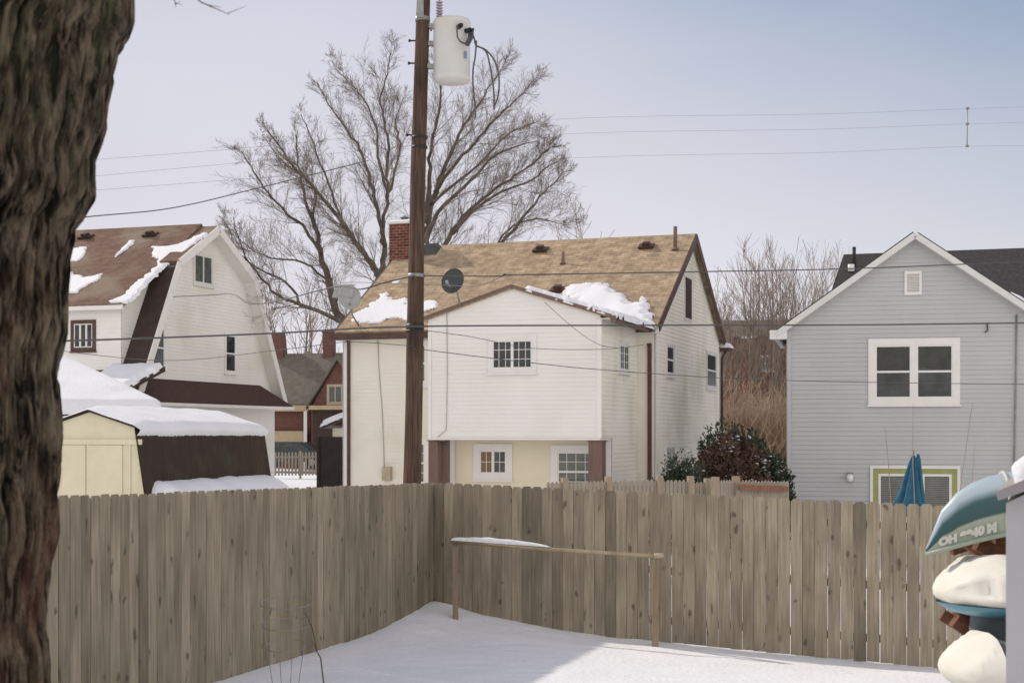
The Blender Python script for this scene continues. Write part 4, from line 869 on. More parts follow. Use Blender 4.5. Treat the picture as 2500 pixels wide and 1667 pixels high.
for (u0, u1, v1, y) in ((652, 704, 812, 3.0), (788, 812, 812, 3.0)):
    W2 = Pl(FQ, (0,y,0), (1,0,0), (0,0,1)); m = MB(); xa, xb = X(u0,850,W2), X(u1,850,W2); zt_ = Z((u0+u1)/2, v1, W2)
    if u0 < 700: m.hexa([(xa,y,4),(xb,y,4),(xb,y+.9,4),(xa,y+.9,4),(xa,y,zt_),(xb-.5,y,zt_),(xb-.5,y+.9,zt_),(xa,y+.9,zt_)])
    else:
        m.box(xa, xb, y, y+.7, 4, zt_); m.box(xa-.06, xb+.06, y-.06, y+.76, zt_+.0, zt_+.12)
    m.build('chimney', M['far_brick'], q)

# dark parked car beyond the picket fence (mostly hidden)
def parked_car(p, rz, label):
    c = empty('parked_car', p, label, 'car', rz)
    prof = [(-2.2,.35),(-2.25,.75),(-2.1,.95),(-1.3,1.0),(-.7,1.42),(.8,1.45),(1.5,1.02),(2.15,.9),(2.25,.6),(2.2,.35)]
    m = MB(); n = len(prof); half_ = .85
    rings = []
    for y, s_, k in ((-half_,.94,.96),(-half_+.08,1,1),(half_-.08,1,1),(half_,.94,.96)): rings.append([(x*s_, y, z*k) for x, z in prof])
    m.grid(lambda i, j: rings[j][i], n, 4, closed_u=True); m.poly(rings[0]); m.poly(rings[3][::-1]); m.build('body', M['car_paint'], c)
    for s_ in (-1, 1):
        m = MB(); y = s_*(half_+.004); pts = [(-1.1,y,1.02),(1.2,y,1.02),(.72,y,1.38),(-.62,y,1.36)]; m.poly(pts if s_ < 0 else pts[::-1]); m.build('window', M['glass'], c)
    for x in (-1.35, 1.35):
        for s_ in (-1, 1):
            m = MB(); m.tube([(x,s_*.70,.33),(x,s_*.88,.33)], .33, 18); w_ = m.build('wheel', M['tyre'], c); m = MB(); m.tube([(x,s_*.875,.33),(x,s_*.895,.33)], .19, 12); m.build('rim', M['galvanised'], w_)
    m = MB(); m.box(2.16, 2.27, -.75, -.45, .62, .76); m.box(2.16, 2.27, .45, .75, .62, .76); m.build('headlight', M['lamp_white'], c)
    return c
p = px(716, 1100, 79); parked_car((p.x, 79, gz(p.x, 79)+.25), R(170), 'dark car parked behind the far picket fence, mostly hidden')

# far picket fence
def pickets(name, label, P0, P1, zb, zt, w, gapw, mat, railz, group=None, posts=(), postmat=None, pw=.1, ph=.12, pointed=True):
    d = (P1-P0); L = d.length; ang = math.atan2(d.y, d.x); f = empty(name, (P0.x, P0.y, 0), label, 'fence', ang, group); m = MB(); x = 0; rnd = random.Random(5); m.has_tone = False
    while x < L:
        b0, t0 = zb(x), zt(x)+rnd.uniform(-.01, .01)
        pts = [(x,b0),(x+w,b0),(x+w,t0-.04),(x+w/2,t0),(x,t0-.04)]
        n = len(m.v)
        for yy in (-.01, .01): m.v += [(a, yy, b) for a, b in pts]
        m.f.append(tuple(n+i for i in range(5))); m.f.append(tuple(n+5+i for i in range(5))[::-1])
        for i in range(5): j = (i+1) % 5; m.f.append((n+i, n+5+i, n+5+j, n+j))
        m.uv += [None]*7; m.smooth += [False]*7; m.tone += [.5]*7; x += w+gapw
    m.build('picket_panel', mat, f)
    for rz_ in railz:
        m = MB(); z0, z1 = zb(0)+rz_, zb(L)+rz_; m.hexa([(0,.012,z0),(L,.012,z1),(L,.05,z1),(0,.05,z0),(0,.012,z0+.09),(L,.012,z1+.09),(L,.05,z1+.09),(0,.05,z0+.09)]); m.build('rail', mat, f)
    for xp in posts:
        m = MB(); z0 = zt(xp)
        if pointed: m.box(xp-pw/2, xp+pw/2, -.055, .055, zb(xp)-.2, z0+ph)
        m.build('post', postmat or mat, f)
    return f
P0, P1 = px(645, 1100, 69), px(818, 1100, 70); zb = lambda x: gz(-10, 69)-.05
L = (P1-P0).length
pickets('picket_fence', 'low weathered picket fence standing in snow beyond the gap left of the cream house', P0, P1, lambda x: CH+(HV-1160)/FPX*69.5, lambda x: CH+(HV-1103)/FPX*69.5, .09, .075, M['neighbour_wood'], (.12, .85), posts=(.35, 1.75, L-.05), ph=.05)

# small garage at the left rear corner of the cream house
FK = Fr(px(777,1100,46).x, 46, R(12)); k = empty('rear_garage', (FK.o.x, 46, 0), 'small cream outbuilding with a snow edged roof and dark door beside the cream house', 'garage', -R(12))
kw = Pl(FK, (0,0,0), (1,0,0), (0,0,1)); kX = lambda u: kw.at(u,1100)[0]; kZ = lambda v: kw.at(800,v)[1]
m = MB(); m.box(kX(812), kX(880), 0, 3, G0, kZ(1045)); m.build('wall', M['cream_siding'], k)
m = MB(); m.box(kX(777), kX(843), -.12, -.02, G0, kZ(1066)); pbox(m, kw, kX(777)-.0, kX(777)+.1, G0, kZ(1066), .12, .16); m.build('door', M['dark_door'], k)
m = MB(); c = [(kX(797),-.4,kZ(1046)),(kX(880),-.4,kZ(1012)),(kX(880),3,kZ(1012)),(kX(797),3,kZ(1046))]; m.hexa(c+[(x,y,z+.10) for x, y, z in c]); kr = m.build('roof', M['brown_trim'], k)
Wk = Pl(FK, (kX(797),-.42,kZ(1046)+.10), (kX(880)-kX(797),0,kZ(1012)-kZ(1046)), (0,1,0)); Lk = math.hypot(kX(880)-kX(797), kZ(1012)-kZ(1046)); snow_patch(Wk, [(-.02,0),(Lk,0),(Lk,3.3),(-.02,3.3)], kr, .16, .14, .07, .03, 0, 31)

# neighbour's low picket fence behind ours
def seg(u0, Y0, u1, Y1, v0, v1, label, posts, railz=(.1,.35), mat='neighbour_wood', pm='cedar_post'):
    A_, B_ = px(u0, v0, Y0), px(u1, v1, Y1); L = (B_-A_).to_2d().length; z0, z1 = A_.z, B_.z; A_.z = B_.z = 0
    zt = lambda x: z0+(z1-z0)*x/L
    return pickets('yard_fence', label, A_, B_, lambda x: zt(x)-1.0, zt, .065, .012, M[mat], (.55, .8), 'neighbour low picket fence runs', [L*p for p in posts], M[pm], .11, .07)
seg(1335, 25.5, 1487, 26, 1176, 1172, 'low close-picket fence run just below the extension, behind the privacy fence', (.28, .99))
seg(1489, 26, 1612, 26.2, 1172, 1169, 'low picket fence run between two cedar posts under the downspout', (.985,))
seg(1616, 26.2, 1688, 26.3, 1172, 1171, 'short low picket fence run in front of the snowy round bush', (.97,))
seg(1690, 27.5, 1735, 27.6, 1176, 1176, 'narrow picket gate run with snow behind, between round posts', (.82,), pm='neighbour_wood')
seg(1745, 26.4, 1800, 26.8, 1173, 1171, 'short picket run right of the gap, ending at a red brown post', (.02, .93))
seg(1803, 26.8, 1925, 27.4, 1172, 1174, 'low picket fence run ending at the grey house corner', (), mat='neighbour_wood')
m = MB(); A_ = px(1806, 1195, 26.6); B_ = px(1925, 1200, 27.2); 
m.hexa([A_, B_, B_+Vector((0,.08,0)), A_+Vector((0,.08,0)), A_+Vector((0,0,.10)), B_+Vector((0,0,.10)), B_+Vector((0,.08,.10)), A_+Vector((0,.08,.10))]); o = m.build('timber_edging', M['red_brown_wood']); tag(o, 'red brown timber board in front of the low pickets by the grey house', 'timber')

# ------------------------------------------------------------------ utility pole
UY = 23.0; top = px(1034.5, -60, UY); foot = px(1004, 1240, UY); foot.z = gz(foot.x, UY)-.05
dirp = (top-px(1004,1190,UY)); foot = px(1004,1190,UY)+dirp*((foot.z-px(1004,1190,UY).z)/dirp.z)
up = empty('utility_pole', foot, 'leaning dark wooden utility pole in front of the cream house', 'utility pole')
Lp = top-foot; m = MB(); NR = 40
def polep(i, j):
    t = j/(NR*2); c = Lp*t; r = .155-.05*t; a = 2*math.pi*i/28
    r += .008*noise.noise(Vector((math.cos(a)*3, math.sin(a)*3, t*6)))+.004*noise.noise(Vector((math.cos(a)*9, math.sin(a)*9, t*20)))
    return (c.x+r*math.cos(a)+.012*math.sin(t*7), c.y+r*math.sin(a), c.z)
m.grid(polep, 28, NR*2+1, closed_u=True, flip=False); m.build('pole', M['pole_wood'], up)
def poleat(v, Y=UY): z = CH+(HV-v)/FPX*Y-foot.z; return Lp*(z/Lp.z)
for v, hh_ in ((48, .035), (336, .02), (340+20, .02), (673, .03), (797, .045), (808, .02)):
    c = poleat(v); m = MB(); r = .155-.05*c.z/Lp.z+.012; m.tube([c-Vector((0,0,hh_)), c+Vector((0,0,hh_))], r, 20); m.build('band', M['galvanised' if v < 300 or v == 673 else 'black_metal'], up)
m = MB(); c = poleat(28); m.box(c.x-.09, c.x+.02, c.y-.145, c.y-.10, c.z-.14, c.z+.18); m.build('tag_plate', M['galvanised'], up)
for v in (100, 155, 330):
    c = poleat(v); m = MB(); m.tube([c+Vector((-.20,0,0)), c+Vector((-.05,0,0))], .014, 6); m.tube([c+Vector((-.22,0,0)), c+Vector((-.19,0,0))], .026, 6); m.build('bolt', M['black_metal'], up)
# transformer
tcen = px(1103, 125, UY); tr = empty('transformer', px(1103, 201, UY), 'pale grey cylindrical transformer hung on the utility pole', 'transformer')
m = MB(); r = .305; hT = (201-50)/FPX*UY
rings = [(0,0),(r*.9,0),(r,.03),(r,.085),(r*.975,.095),(r*.975,hT-.10),(r*1.0,hT-.09),(r*1.01,hT-.05),(r*.93,hT-.005),(r*.6,hT+.02),(0,hT+.03)]
m.grid(lambda i, j: (rings[j][0]*math.cos(2*math.pi*i/40), rings[j][0]*math.sin(2*math.pi*i/40), rings[j][1]), 40, len(rings), closed_u=True); m.build('tank', M['transformer'], tr)
m = MB(); c0 = Vector((px(1073, 48, UY).x-tr.location.x, 0, hT)); 
for i in range(7):
    z = i*.045; m.tube([c0+Vector((0,0,z)), c0+Vector((0,0,z+.018)), c0+Vector((0,0,z+.034))], [.035,.062,.035], 12)
m.tube([c0+Vector((0,0,.3)), c0+Vector((0,0,.42))], .015, 8); m.build('bushing', M['porcelain'], tr)
for dx, dz, l in ((.12, .81, .0), (.235, .77, .1)):
    m = MB(); a = math.acos(dx/r); p0_ = Vector((dx, -r*math.sin(a), dz)); n_ = Vector((p0_.x, p0_.y, 0)).normalized(); m.tube([p0_, p0_+n_*.10], .04, 10); m.tube([p0_+n_*.10, p0_+n_*.16], .022, 8); m.build('side_bushing', M['black_metal'], tr)
m = MB(); m.tube([(.11,-.44,.80),(.10,-.45,.70),(.11,-.44,.60),(.15,-.42,.54),(.22,-.38,.52)], .014, 6); m.build('jumper', M['wire'], tr)
m = MB(); m.tube([(.32,-.2,.79),(.31,-.24,.65),(.26,-.34,.52)], .045, 8); m.build('connector', M['wire'], tr)
m = MB(); m.box(.215, .25, -.232, -.195, .33, .44); m.build('label_plate', M['blue_label'], tr)
pc = poleat(100)+foot-tr.location
m = MB(); 
for z in (.90, .62, .25): m.box(pc.x+.03, -.25, -.05, .05, z-.035, z+.035)
m.tube([(pc.x+.1,-.02,1.0),(-.33,-.02,.82)], .02, 6); m.build('bracket', M['galvanised'], tr)

# ------------------------------------------------------------------ overhead cables
def cable(pts, r, label, mat='wire', group='overhead cables', name='overhead_cable', sub=8):
    P_ = [px(*p) for p in pts]; m = MB(); out = []
    n = len(P_)
    for i in range(n-1):
        p0, p1, p2, p3 = P_[max(i-1,0)], P_[i], P_[i+1], P_[min(i+2,n-1)]
        for k in range(sub):
            t = k/sub; out.append(.5*((2*p1)+(p2-p0)*t+(2*p0-5*p1+4*p2-p3)*t*t+(3*p1-p0-3*p2+p3)*t**3))
    out.append(P_[-1]); o0 = out[0].copy(); m.tube([q-o0 for q in out], r, 5); o = m.build(name, M[mat]); o.location = o0
    return tag(o, label, 'cable', group)
cable([(-300,845,17),(160,832,19.5),(430,823,21),(680,813,22),(1008,797,22.85),(1580,794,24),(2100,793,25.5),(2700,786,27)], .014, 'thick dark cable crossing the whole view at the level of the house eaves')
cable([(1008,673,22.85),(1130,674,23.2),(1222,674,23.4),(1235,669,23.4),(1252,671,23.5),(1500,667,24),(1722,663,24.6),(2100,655,25.6),(2700,630,27)], .011, 'cable running right from the pole across the tan roof to the grey gable')
cable([(1008,674,22.85),(940,690,22.4),(880,706,22),(820,700,24),(680,735,28),(640,741,34),(600,738,40),(565,718,45),(480,722,46),(150,735,50)], .012, 'thin cable drooping left from the pole past the gambrel gable')
cable([(1235,671,23.4),(1170,697,25),(1120,698,30),(900,690,34),(830,690,36)], .007, 'short thin drop wire below the knot in the upper cable')
cable([(1008,850,22.85),(1250,880,24),(1500,905,26),(1900,928,27.5),(2500,938,29),(2700,938,30)], .007, 'thin low wire passing right across the grey house window')
cable([(1008,845,22.85),(850,835,23.5),(700,852,24),(400,880,26),(100,850,27)], .006, 'thin low wire passing left below the thick cable')
cable([(1008,803,22.85),(1150,822,25),(1300,850,28),(1480,852,31),(1570,842,33)], .006, 'thin wire sagging in front of the extension window')
cable([(1330,738,31),(1400,800,32),(1460,840,32.5),(1510,850,33)], .006, 'thin slanting wire on the right of the extension gable')
cable([(-100,570,38),(200,531,40),(420,508,44),(640,457,48),(900,392,52)], .017, 'lone dark line rising from the trunk into the bare tree')
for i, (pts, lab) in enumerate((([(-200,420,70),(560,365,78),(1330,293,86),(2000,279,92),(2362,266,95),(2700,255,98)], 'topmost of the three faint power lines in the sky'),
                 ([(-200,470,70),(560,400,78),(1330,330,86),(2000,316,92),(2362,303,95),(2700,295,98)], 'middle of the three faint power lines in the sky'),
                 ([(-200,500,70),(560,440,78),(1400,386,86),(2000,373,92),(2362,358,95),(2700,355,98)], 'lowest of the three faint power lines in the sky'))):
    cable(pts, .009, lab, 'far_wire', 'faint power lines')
m = MB(); a, b = px(2362,262,95), px(2361,360,95); m.tube([Vector((0,0,0)), b-a], .035, 8)
for t in (.03, .42, .97): m.tube([(b-a)*t+Vector((-.1,0,0)), (b-a)*t+Vector((.1,0,0))], .09, 6)
o = m.build('line_spacer', M['galvanised']); o.location = a; tag(o, 'slim dark vertical spacer rod on the faint power lines, top right', 'line spacer')
# secondary leads curling down from the transformer
for pts, lab in (([(1152,78,22.75),(1158,95,22.6),(1163,112,22.6),(1185,122,22.6),(1205,145,22.6),(1217,180,22.6),(1218,220,22.6),(1212,248,22.6),(1205,262,22.6)], 'outermost dark lead looping down from the transformer'),
                 ([(1163,112,22.6),(1186,126,22.6),(1196,160,22.6),(1203,200,22.6),(1206,235,22.6),(1206,268,22.6)], 'middle dark lead looping down from the transformer'),
                 ([(1163,100,22.6),(1160,140,22.6),(1155,170,22.6),(1155,210,22.6),(1160,260,22.6),(1160,290,22.6)], 'inner dark lead hanging straight from the transformer')):
    cable(pts, .014, lab, 'wire', 'transformer leads', 'transformer_lead')

# ------------------------------------------------------------------ trees
def grow(mb, p, d, length, r, depth, rnd, up=.25, spread=.6, wob=.16, nside=5, maxd=4, kids=(6,9), rmin=.006):
    seg_ = 6 if depth < 2 else (4 if depth == 2 else 3); pts = [p.copy()]; rs = [r]; dd = d.normalized(); st = length/seg_
    for i in range(seg_):
        j = Vector((rnd.gauss(0,1), rnd.gauss(0,1), rnd.gauss(0,1)))*wob; dd = (dd+j+Vector((0,0,up*.25))).normalized()
        pts.append(pts[-1]+dd*st); rs.append(max(rmin, r*(1-.75*(i+1)/seg_)))
    mb.tube(pts, rs, 3 if depth > 1 else nside, caps=False, smooth=True)
    if depth >= maxd: return
    branch(mb, pts, rs, length, depth, rnd, up, spread, wob, nside, maxd, kids, rmin, t0=.12)
def branch(mb, pts, rs, length, depth, rnd, up, spread, wob, nside, maxd, kids, rmin=.006, t0=.25):
    n = rnd.randint(*kids); N = len(pts)-1
    for k in range(n):
        t = t0+(1-t0)*(k+rnd.random())/n; f = t*N; i = min(N-1, int(f)); q = pts[i].lerp(pts[i+1], f-i); dd = (pts[i+1]-pts[i]).normalized()
        ax = dd.cross(Vector((rnd.gauss(0,1), rnd.gauss(0,1), rnd.gauss(0,1))))
        if ax.length < 1e-4: continue
        ax.normalize(); nd = (dd*math.cos(spread)+ax*math.sin(spread)*rnd.uniform(.7,1.2)); nd.z += up*rnd.uniform(.3,1)
        rr_ = rs[i]+(rs[min(i+1,N)]-rs[i])*(f-i)
        grow(mb, q, nd, length*rnd.uniform(.35,.75)*(1-.35*t), max(rmin, rr_*.55), depth+1, rnd, up, spread, wob, nside, maxd, kids, rmin)
def limb_tree(name, label, base, limbs, seed, cat='bare tree', mat='twig', tm='limb', kids=(7,10), maxd=3, blen=3.2, rmin=.012):
    O9 = Vector((base[0], base[1], 9.0))
    t = empty(name, base, label, cat); rnd = random.Random(seed); tm_ = MB(); cm = MB(); b = Vector(base)
    for L in limbs:
        pts = [Vector(p)-b for p, r in L]; rs = [r for p, r in L]; sm, sr_ = [], []; n = len(pts)
        for i in range(n-1):
            p0, p1, p2, p3 = pts[max(i-1,0)], pts[i], pts[i+1], pts[min(i+2,n-1)]
            for k in range(4):
                u = k/4; sm.append(.5*((2*p1)+(p2-p0)*u+(2*p0-5*p1+4*p2-p3)*u*u+(3*p1-p0-3*p2+p3)*u**3)+Vector((rnd.gauss(0,.03),rnd.gauss(0,.03),0))); sr_.append((rs[i]+(rs[i+1]-rs[i])*u)*.58)
        sm.append(pts[-1]); sr_.append(rs[-1]); tm_.tube(sm, sr_, 8, caps=True)
        tot = sum((sm[i+1]-sm[i]).length for i in range(len(sm)-1)); nb = max(6, int(tot*3.9)); N = len(sm)-1
        for k in range(nb):
            tt = .22+.78*(k+rnd.random())/nb; f = tt*N; i = min(N-1, int(f)); q = sm[i].lerp(sm[i+1], f-i); dd = (sm[i+1]-sm[i]).normalized()
            ax = dd.cross(Vector((rnd.gauss(0,1), rnd.gauss(0,1), rnd.gauss(0,1)))).normalized(); nd = dd*1.0+ax*rnd.uniform(.5,1.0)+(q+b-O9).normalized()*.25; nd.z += .08
            grow(cm, q, nd, blen*rnd.uniform(.5,1.3)*(1-.74*tt), min(.017, max(rmin, sr_[i]*.27)), 1, rnd, .10, .62, .10, 4, maxd, kids, rmin)
    tm_.build('trunk', M[tm], t); cm.build('crown', M[mat], t); return t
TY = 54.0
def lp_(seq_, y0, y1): n = len(seq_); return [(px(u, v, TY+y0+(y1-y0)*i/(n-1)), r) for i, (u, v, r) in enumerate(seq_)]
limbs = [
 lp_([(905,1150,.42),(890,960,.36),(868,840,.30),(848,794,.27),(819,756,.25),(805,692,.22),(784,622,.18),(773,569,.14),(746,488,.10),(730,403,.06),(722,330,.03)], 0, 2),
 lp_([(784,622,.12),(745,560,.10),(700,520,.08),(655,470,.06),(620,420,.045),(590,370,.02)], 1, -3),
 lp_([(773,569,.10),(765,520,.09),(770,470,.06),(740,430,.05),(690,395,.035),(640,330,.02)], 1, 3),
 lp_([(848,794,.18),(790,765,.14),(735,745,.11),(680,720,.09),(625,665,.06),(585,590,.035),(570,530,.02)], 0, -3),
 lp_([(735,745,.09),(700,690,.08),(640,660,.06),(585,620,.045),(560,560,.02)], -1, 2),
 lp_([(805,692,.09),(740,640,.07),(660,630,.05),(600,600,.03),(565,560,.02)], 1, 4),
 lp_([(905,1150,.42),(935,900,.36),(932,760,.30),(926,687,.26),(912,655,.22),(880,610,.15),(850,560,.13),(800,500,.11),(760,450,.09),(720,410,.07),(680,355,.05),(640,300,.02)], 0, -2),
 lp_([(912,655,.16),(900,630,.15),(865,590,.12),(835,540,.09),(805,450,.07),(780,400,.06),(760,340,.05),(735,280,.02)], 0, 3),
 lp_([(926,687,.2),(938,620,.18),(935,580,.15),(925,530,.13),(915,480,.12),(895,410,.10),(870,350,.08),(835,300,.06),(800,250,.04),(775,205,.02)], 0, 1),
 lp_([(938,600,.14),(935,545,.12),(948,480,.11),(945,420,.10),(950,360,.09),(938,300,.08),(930,240,.06),(945,180,.04),(955,130,.02)], 0, -3),
 lp_([(948,480,.1),(925,400,.09),(920,330,.07),(900,260,.06),(870,220,.04),(840,190,.03),(810,150,.02)], 0, 3),
 lp_([(948,470,.09),(965,420,.08),(975,350,.07),(965,300,.05),(985,240,.02)], 0, 2),
 lp_([(1000,1150,.40),(1020,900,.36),(1030,700,.32),(1036,600,.28),(1045,520,.25),(1062,470,.18),(1090,400,.13),(1120,330,.10),(1150,280,.08),(1190,220,.05),(1220,175,.03),(1240,140,.015)], 1, 3),
 lp_([(1045,520,.2),(1050,430,.14),(1055,350,.10),(1070,280,.08),(1075,200,.06),(1065,130,.03)], 1, -2),
 lp_([(1062,470,.14),(1110,400,.12),(1150,360,.10),(1190,310,.08),(1230,270,.06),(1280,225,.03),(1310,190,.015)], 1, -3),
 lp_([(1052,500,.12),(1110,450,.10),(1170,400,.08),(1240,330,.05),(1290,305,.03),(1315,297,.015)], 1, 4),
 lp_([(1036,600,.2),(1070,520,.13),(1150,440,.10),(1210,380,.07),(1270,355,.04),(1310,345,.02)], 1, 0),
 lp_([(1000,1150,.30),(1040,850,.27),(1068,680,.23),(1085,600,.16),(1130,530,.13),(1180,485,.10),(1240,440,.08),(1300,400,.06),(1330,370,.04),(1355,355,.02)], 1, -2),
 lp_([(1100,575,.12),(1150,520,.10),(1220,470,.08),(1300,440,.06),(1335,408,.04),(1365,395,.015)], 0, 3),
 lp_([(1040,850,.22),(1120,720,.18),(1200,620,.13),(1255,560,.10),(1320,480,.07),(1350,450,.04),(1375,420,.02)], 1, 2),
 lp_([(1200,620,.08),(1240,560,.06),(1310,535,.05),(1350,542,.03),(1385,550,.015)], 1, -1),
]
limb_tree('large_bare_tree', 'large leafless tree with many spreading limbs rising behind the cream house', (px(950,1100,TY).x, TY, gz(0,54)), limbs, 7, maxd=3, blen=2.3, kids=(6,8), rmin=.0034)

def simple_tree(x, y, h, seed, label, mat='far_twig', n=7, lean=.18, group=None, crown=.45, name='bare_tree', kids=(6,8), maxd=3, r=.12, bl=.42, rmin=.013):
    rnd = random.Random(seed); t = empty(name, (x, y, gz(x, y)-.1), label, 'bare tree', group=group); tm_ = MB(); cm = MB()
    for k in range(n):
        a = rnd.uniform(0, 6.28); s_ = rnd.uniform(.3,1)*lean; pts = [Vector((rnd.uniform(-.2,.2), rnd.uniform(-.2,.2), 0))]; d = Vector((math.cos(a)*s_, math.sin(a)*s_, 1)); rs = [r]; H_ = h*rnd.uniform(.75,1)
        for i in range(6): d = (d+Vector((rnd.gauss(0,.05), rnd.gauss(0,.05), .12))).normalized(); pts.append(pts[-1]+d*H_/6); rs.append(r*(1-.8*(i+1)/6))
        tm_.tube(pts, rs, 5); branch(cm, pts, rs, h*bl, 1, rnd, .32, .62, .10, 4, maxd, kids, rmin, t0=crown)
    tm_.build('trunk', M[mat], t); cm.build('crown', M[mat], t); return t
for i, (u, Y, vt, lab, n) in enumerate(((1742,66,690,'first leafless tree right of the cream gable, low and thin',5),(1795,70,655,'leafless tree behind the brown brush, just right of the cream gable',6),(1838,68,640,'leafless brushy tree midway between the two houses',7),
        (1885,72,622,'dense leafless tree in the gap left of the grey gable',8),(1930,70,628,'dense leafless tree whose base hides behind the grey roof slope',8),(1985,78,612,'pale leafless tree just above the left roof slope of the grey house',6),(2035,82,600,'tall thin leafless tree touching the dark roof edge',5))):
    p = px(u, 1000, Y); simple_tree(p.x, Y, (HV-vt)/FPX*Y+CH+.2, 40+i, lab, n=n, group='bare trees between the houses', kids=(8,10), bl=.40, rmin=.008, r=.09)
for i, (u, Y, vt, lab) in enumerate(((668,96,700,'slim leafless tree behind the brick house, nearest the gambrel gable'),(715,98,680,'slim leafless tree behind the brick house, between its chimneys'),(765,97,720,'slim leafless tree behind the brick house, right beside its small chimney'),
        (1420,95,520,'faint leafless treetop showing above the tan ridge'))):
    p = px(u, 1000, Y); simple_tree(p.x, Y, (HV-vt)/FPX*Y+CH, 60+i, lab, n=4, group='far bare trees', mat='far_twig', kids=(5,6), rmin=.018)

# thicket of brown brush on the rise between the houses
def brush():
    rnd = random.Random(9); m = MB()
    for k in range(9000):
        Y = rnd.uniform(58, 74); u = rnd.uniform(1700, 1960); x = (u-1250)/FPX*Y; z0 = gz(x, Y)
        h = rnd.uniform(1.8, 6.2)*(.75+.35*noise.noise(Vector((x*.35, Y*.3, 1)))); p = Vector((x, Y, z0)); d = Vector((rnd.gauss(0,.38), rnd.gauss(0,.35), 1)); pts = [p]
        for i in range(3): d = (d+Vector((rnd.gauss(0,.30), rnd.gauss(0,.30), .08))).normalized(); pts.append(pts[-1]+d*h/3)
        m.tube(pts, [.016,.013,.010,.005], 3, caps=False)
        for q in range(3):
            s0 = pts[1].lerp(pts[3], rnd.random()); m.tube([s0, s0+Vector((rnd.gauss(0,.35), rnd.gauss(0,.3), rnd.uniform(.2,.7)))], [.012,.006], 3, caps=False)
    o = m.build('brush_thicket', M['brush']); tag(o, 'brown twiggy brush filling the gap between cream and grey house', 'brush', kind='stuff')
brush()
# brick house behind the brush
FW = Fr(px(1770,900,84).x, 84, R(12)); w = empty('brick_house', (FW.o.x, 84, 0), 'reddish brick house glimpsed through the brown brush between the two houses', 'house', -R(12))
ww = Pl(FW, (0,0,0), (1,0,0), (0,0,1)); m = MB(); m.box(-3, 7, 0, 6, -.4, ww.at(1850,822)[1]); m.build('wall', M['far_brick'], w)
zt_ = ww.at(1850,822)[1]; m = MB(); m.hexa([(-3.3,-.3,zt_),(7.3,-.3,zt_),(7.3,6.3,zt_),(-3.3,6.3,zt_),(-2,2.8,zt_+1.2),(6,2.8,zt_+1.2),(6,3.2,zt_+1.2),(-2,3.2,zt_+1.2)]); m.build('roof', M['far_roof'], w)
m = MB(); xa, za = ww.at(1828, 828); m.box(xa-.35, xa+.55, -.7, -.02, 0, za); c_ = m.build('chimney', M['far_brick'], w); m = MB(); m.box(xa-.42, xa+.62, -.78, .05, za+.002, za+.12); m.build('cap', M['snow'], c_)
window(w, ww, *wpx(ww, 1852, 1885, 872, 902), M['dull_white'], M['blind'], .12, 'slider')

# ------------------------------------------------------------------ shrubs
def shrub(name, label, c, rx, ry, rz_, n, seed, mats, cat='bush', snow=0, leaf=.07, dead=False):
    rnd = random.Random(seed); e = empty(name, c, label, cat); m = MB(); md = MB(); s_ = MB()
    st = MB()
    for k in range(14):
        a = rnd.uniform(0,6.28); q = Vector((math.cos(a)*rx*.6, math.sin(a)*ry*.6, rz_*rnd.uniform(.8,1.6))); st.tube([Vector((0,0,0)), q*.5+Vector((0,0,.1)), q], [.03,.02,.008], 5)
    st.build('stem', M['limb'], e)
    for k in range(n):
        th = rnd.uniform(0,6.28); ph = math.acos(rnd.uniform(-.9,1)); rr_ = rnd.random()**.35
        nn = 1+.7*noise.noise(Vector((math.cos(th)*2+seed, math.sin(th)*2, math.cos(ph)*2)))+.15*noise.noise(Vector((math.cos(th)*6+seed, math.sin(th)*6, math.cos(ph)*6)))
        p = Vector((math.cos(th)*math.sin(ph)*rx, math.sin(th)*math.sin(ph)*ry, rz_+math.cos(ph)*rz_))*1.0; p = Vector((p.x*rr_*nn, p.y*rr_*nn, rz_+(p.z-rz_)*rr_*nn))
        if p.z < 0: continue
        d = (Vector((p.x, p.y, (p.z-rz_)*.8+.3)).normalized()+Vector((rnd.gauss(0,.5), rnd.gauss(0,.5), rnd.gauss(0,.5)))).normalized(); a = d.cross(Vector((rnd.gauss(0,1), rnd.gauss(0,1), rnd.gauss(0,1)))).normalized(); L = leaf*rnd.uniform(.7,1.6)
        tgt = md if (dead and p.z < 2.4+.5*noise.noise(p*2.2) and -rx*.95 < p.x < rx*.62+.25*noise.noise(p*1.7)) else m
        tgt.poly([p-a*L*.25, p+d*L*.5-a*L*.3, p+d*L*1.3, p+d*L*.5+a*L*.3])
        if snow and rr_ > .75 and p.z > rz_*.6 and rnd.random() < snow and noise.noise(p*3.2+Vector((seed,0,0))) > .12:
            q = p+Vector((0,0,L*.5)); w_ = leaf*.7; b_ = [q+Vector((w_*math.cos(t*1.257), w_*math.sin(t*1.257), 0)) for t in range(5)]; s_.poly(b_, smooth=True); 
            for t in range(5): s_.poly([b_[t], b_[(t+1)%5], q+Vector((0,0,w_*.5))], smooth=True)
    m.build('foliage', M[mats[0]], e)
    if dead: md.build('dead_foliage', M[mats[1]], e)
    if s_.v: s_.build('snow', M['snow'], e)
    return e
def gp_(u, Y): x = (u-1250)/FPX*Y; return Vector((x, Y, gz(x, Y)-.05))
shrub('evergreen_bush', 'dark round evergreen bush dusted with snow, left of the larger bush', gp_(1655, 31.5), .62, .6, .98, 12000, 1, ('evergreen',), snow=.10, leaf=.06)
shrub('evergreen_bush', 'small evergreen heavily capped with snow beside the round bush', gp_(1700, 30.5), .26, .3, .78, 3200, 2, ('evergreen',), snow=.5, leaf=.06)
shrub('evergreen_bush', 'large evergreen bush, green on top and brown below, beside the grey house', gp_(1800, 33.0), .90, .9, 1.27, 34000, 3, ('evergreen','dead_needle'), leaf=.07, dead=True, snow=.10)
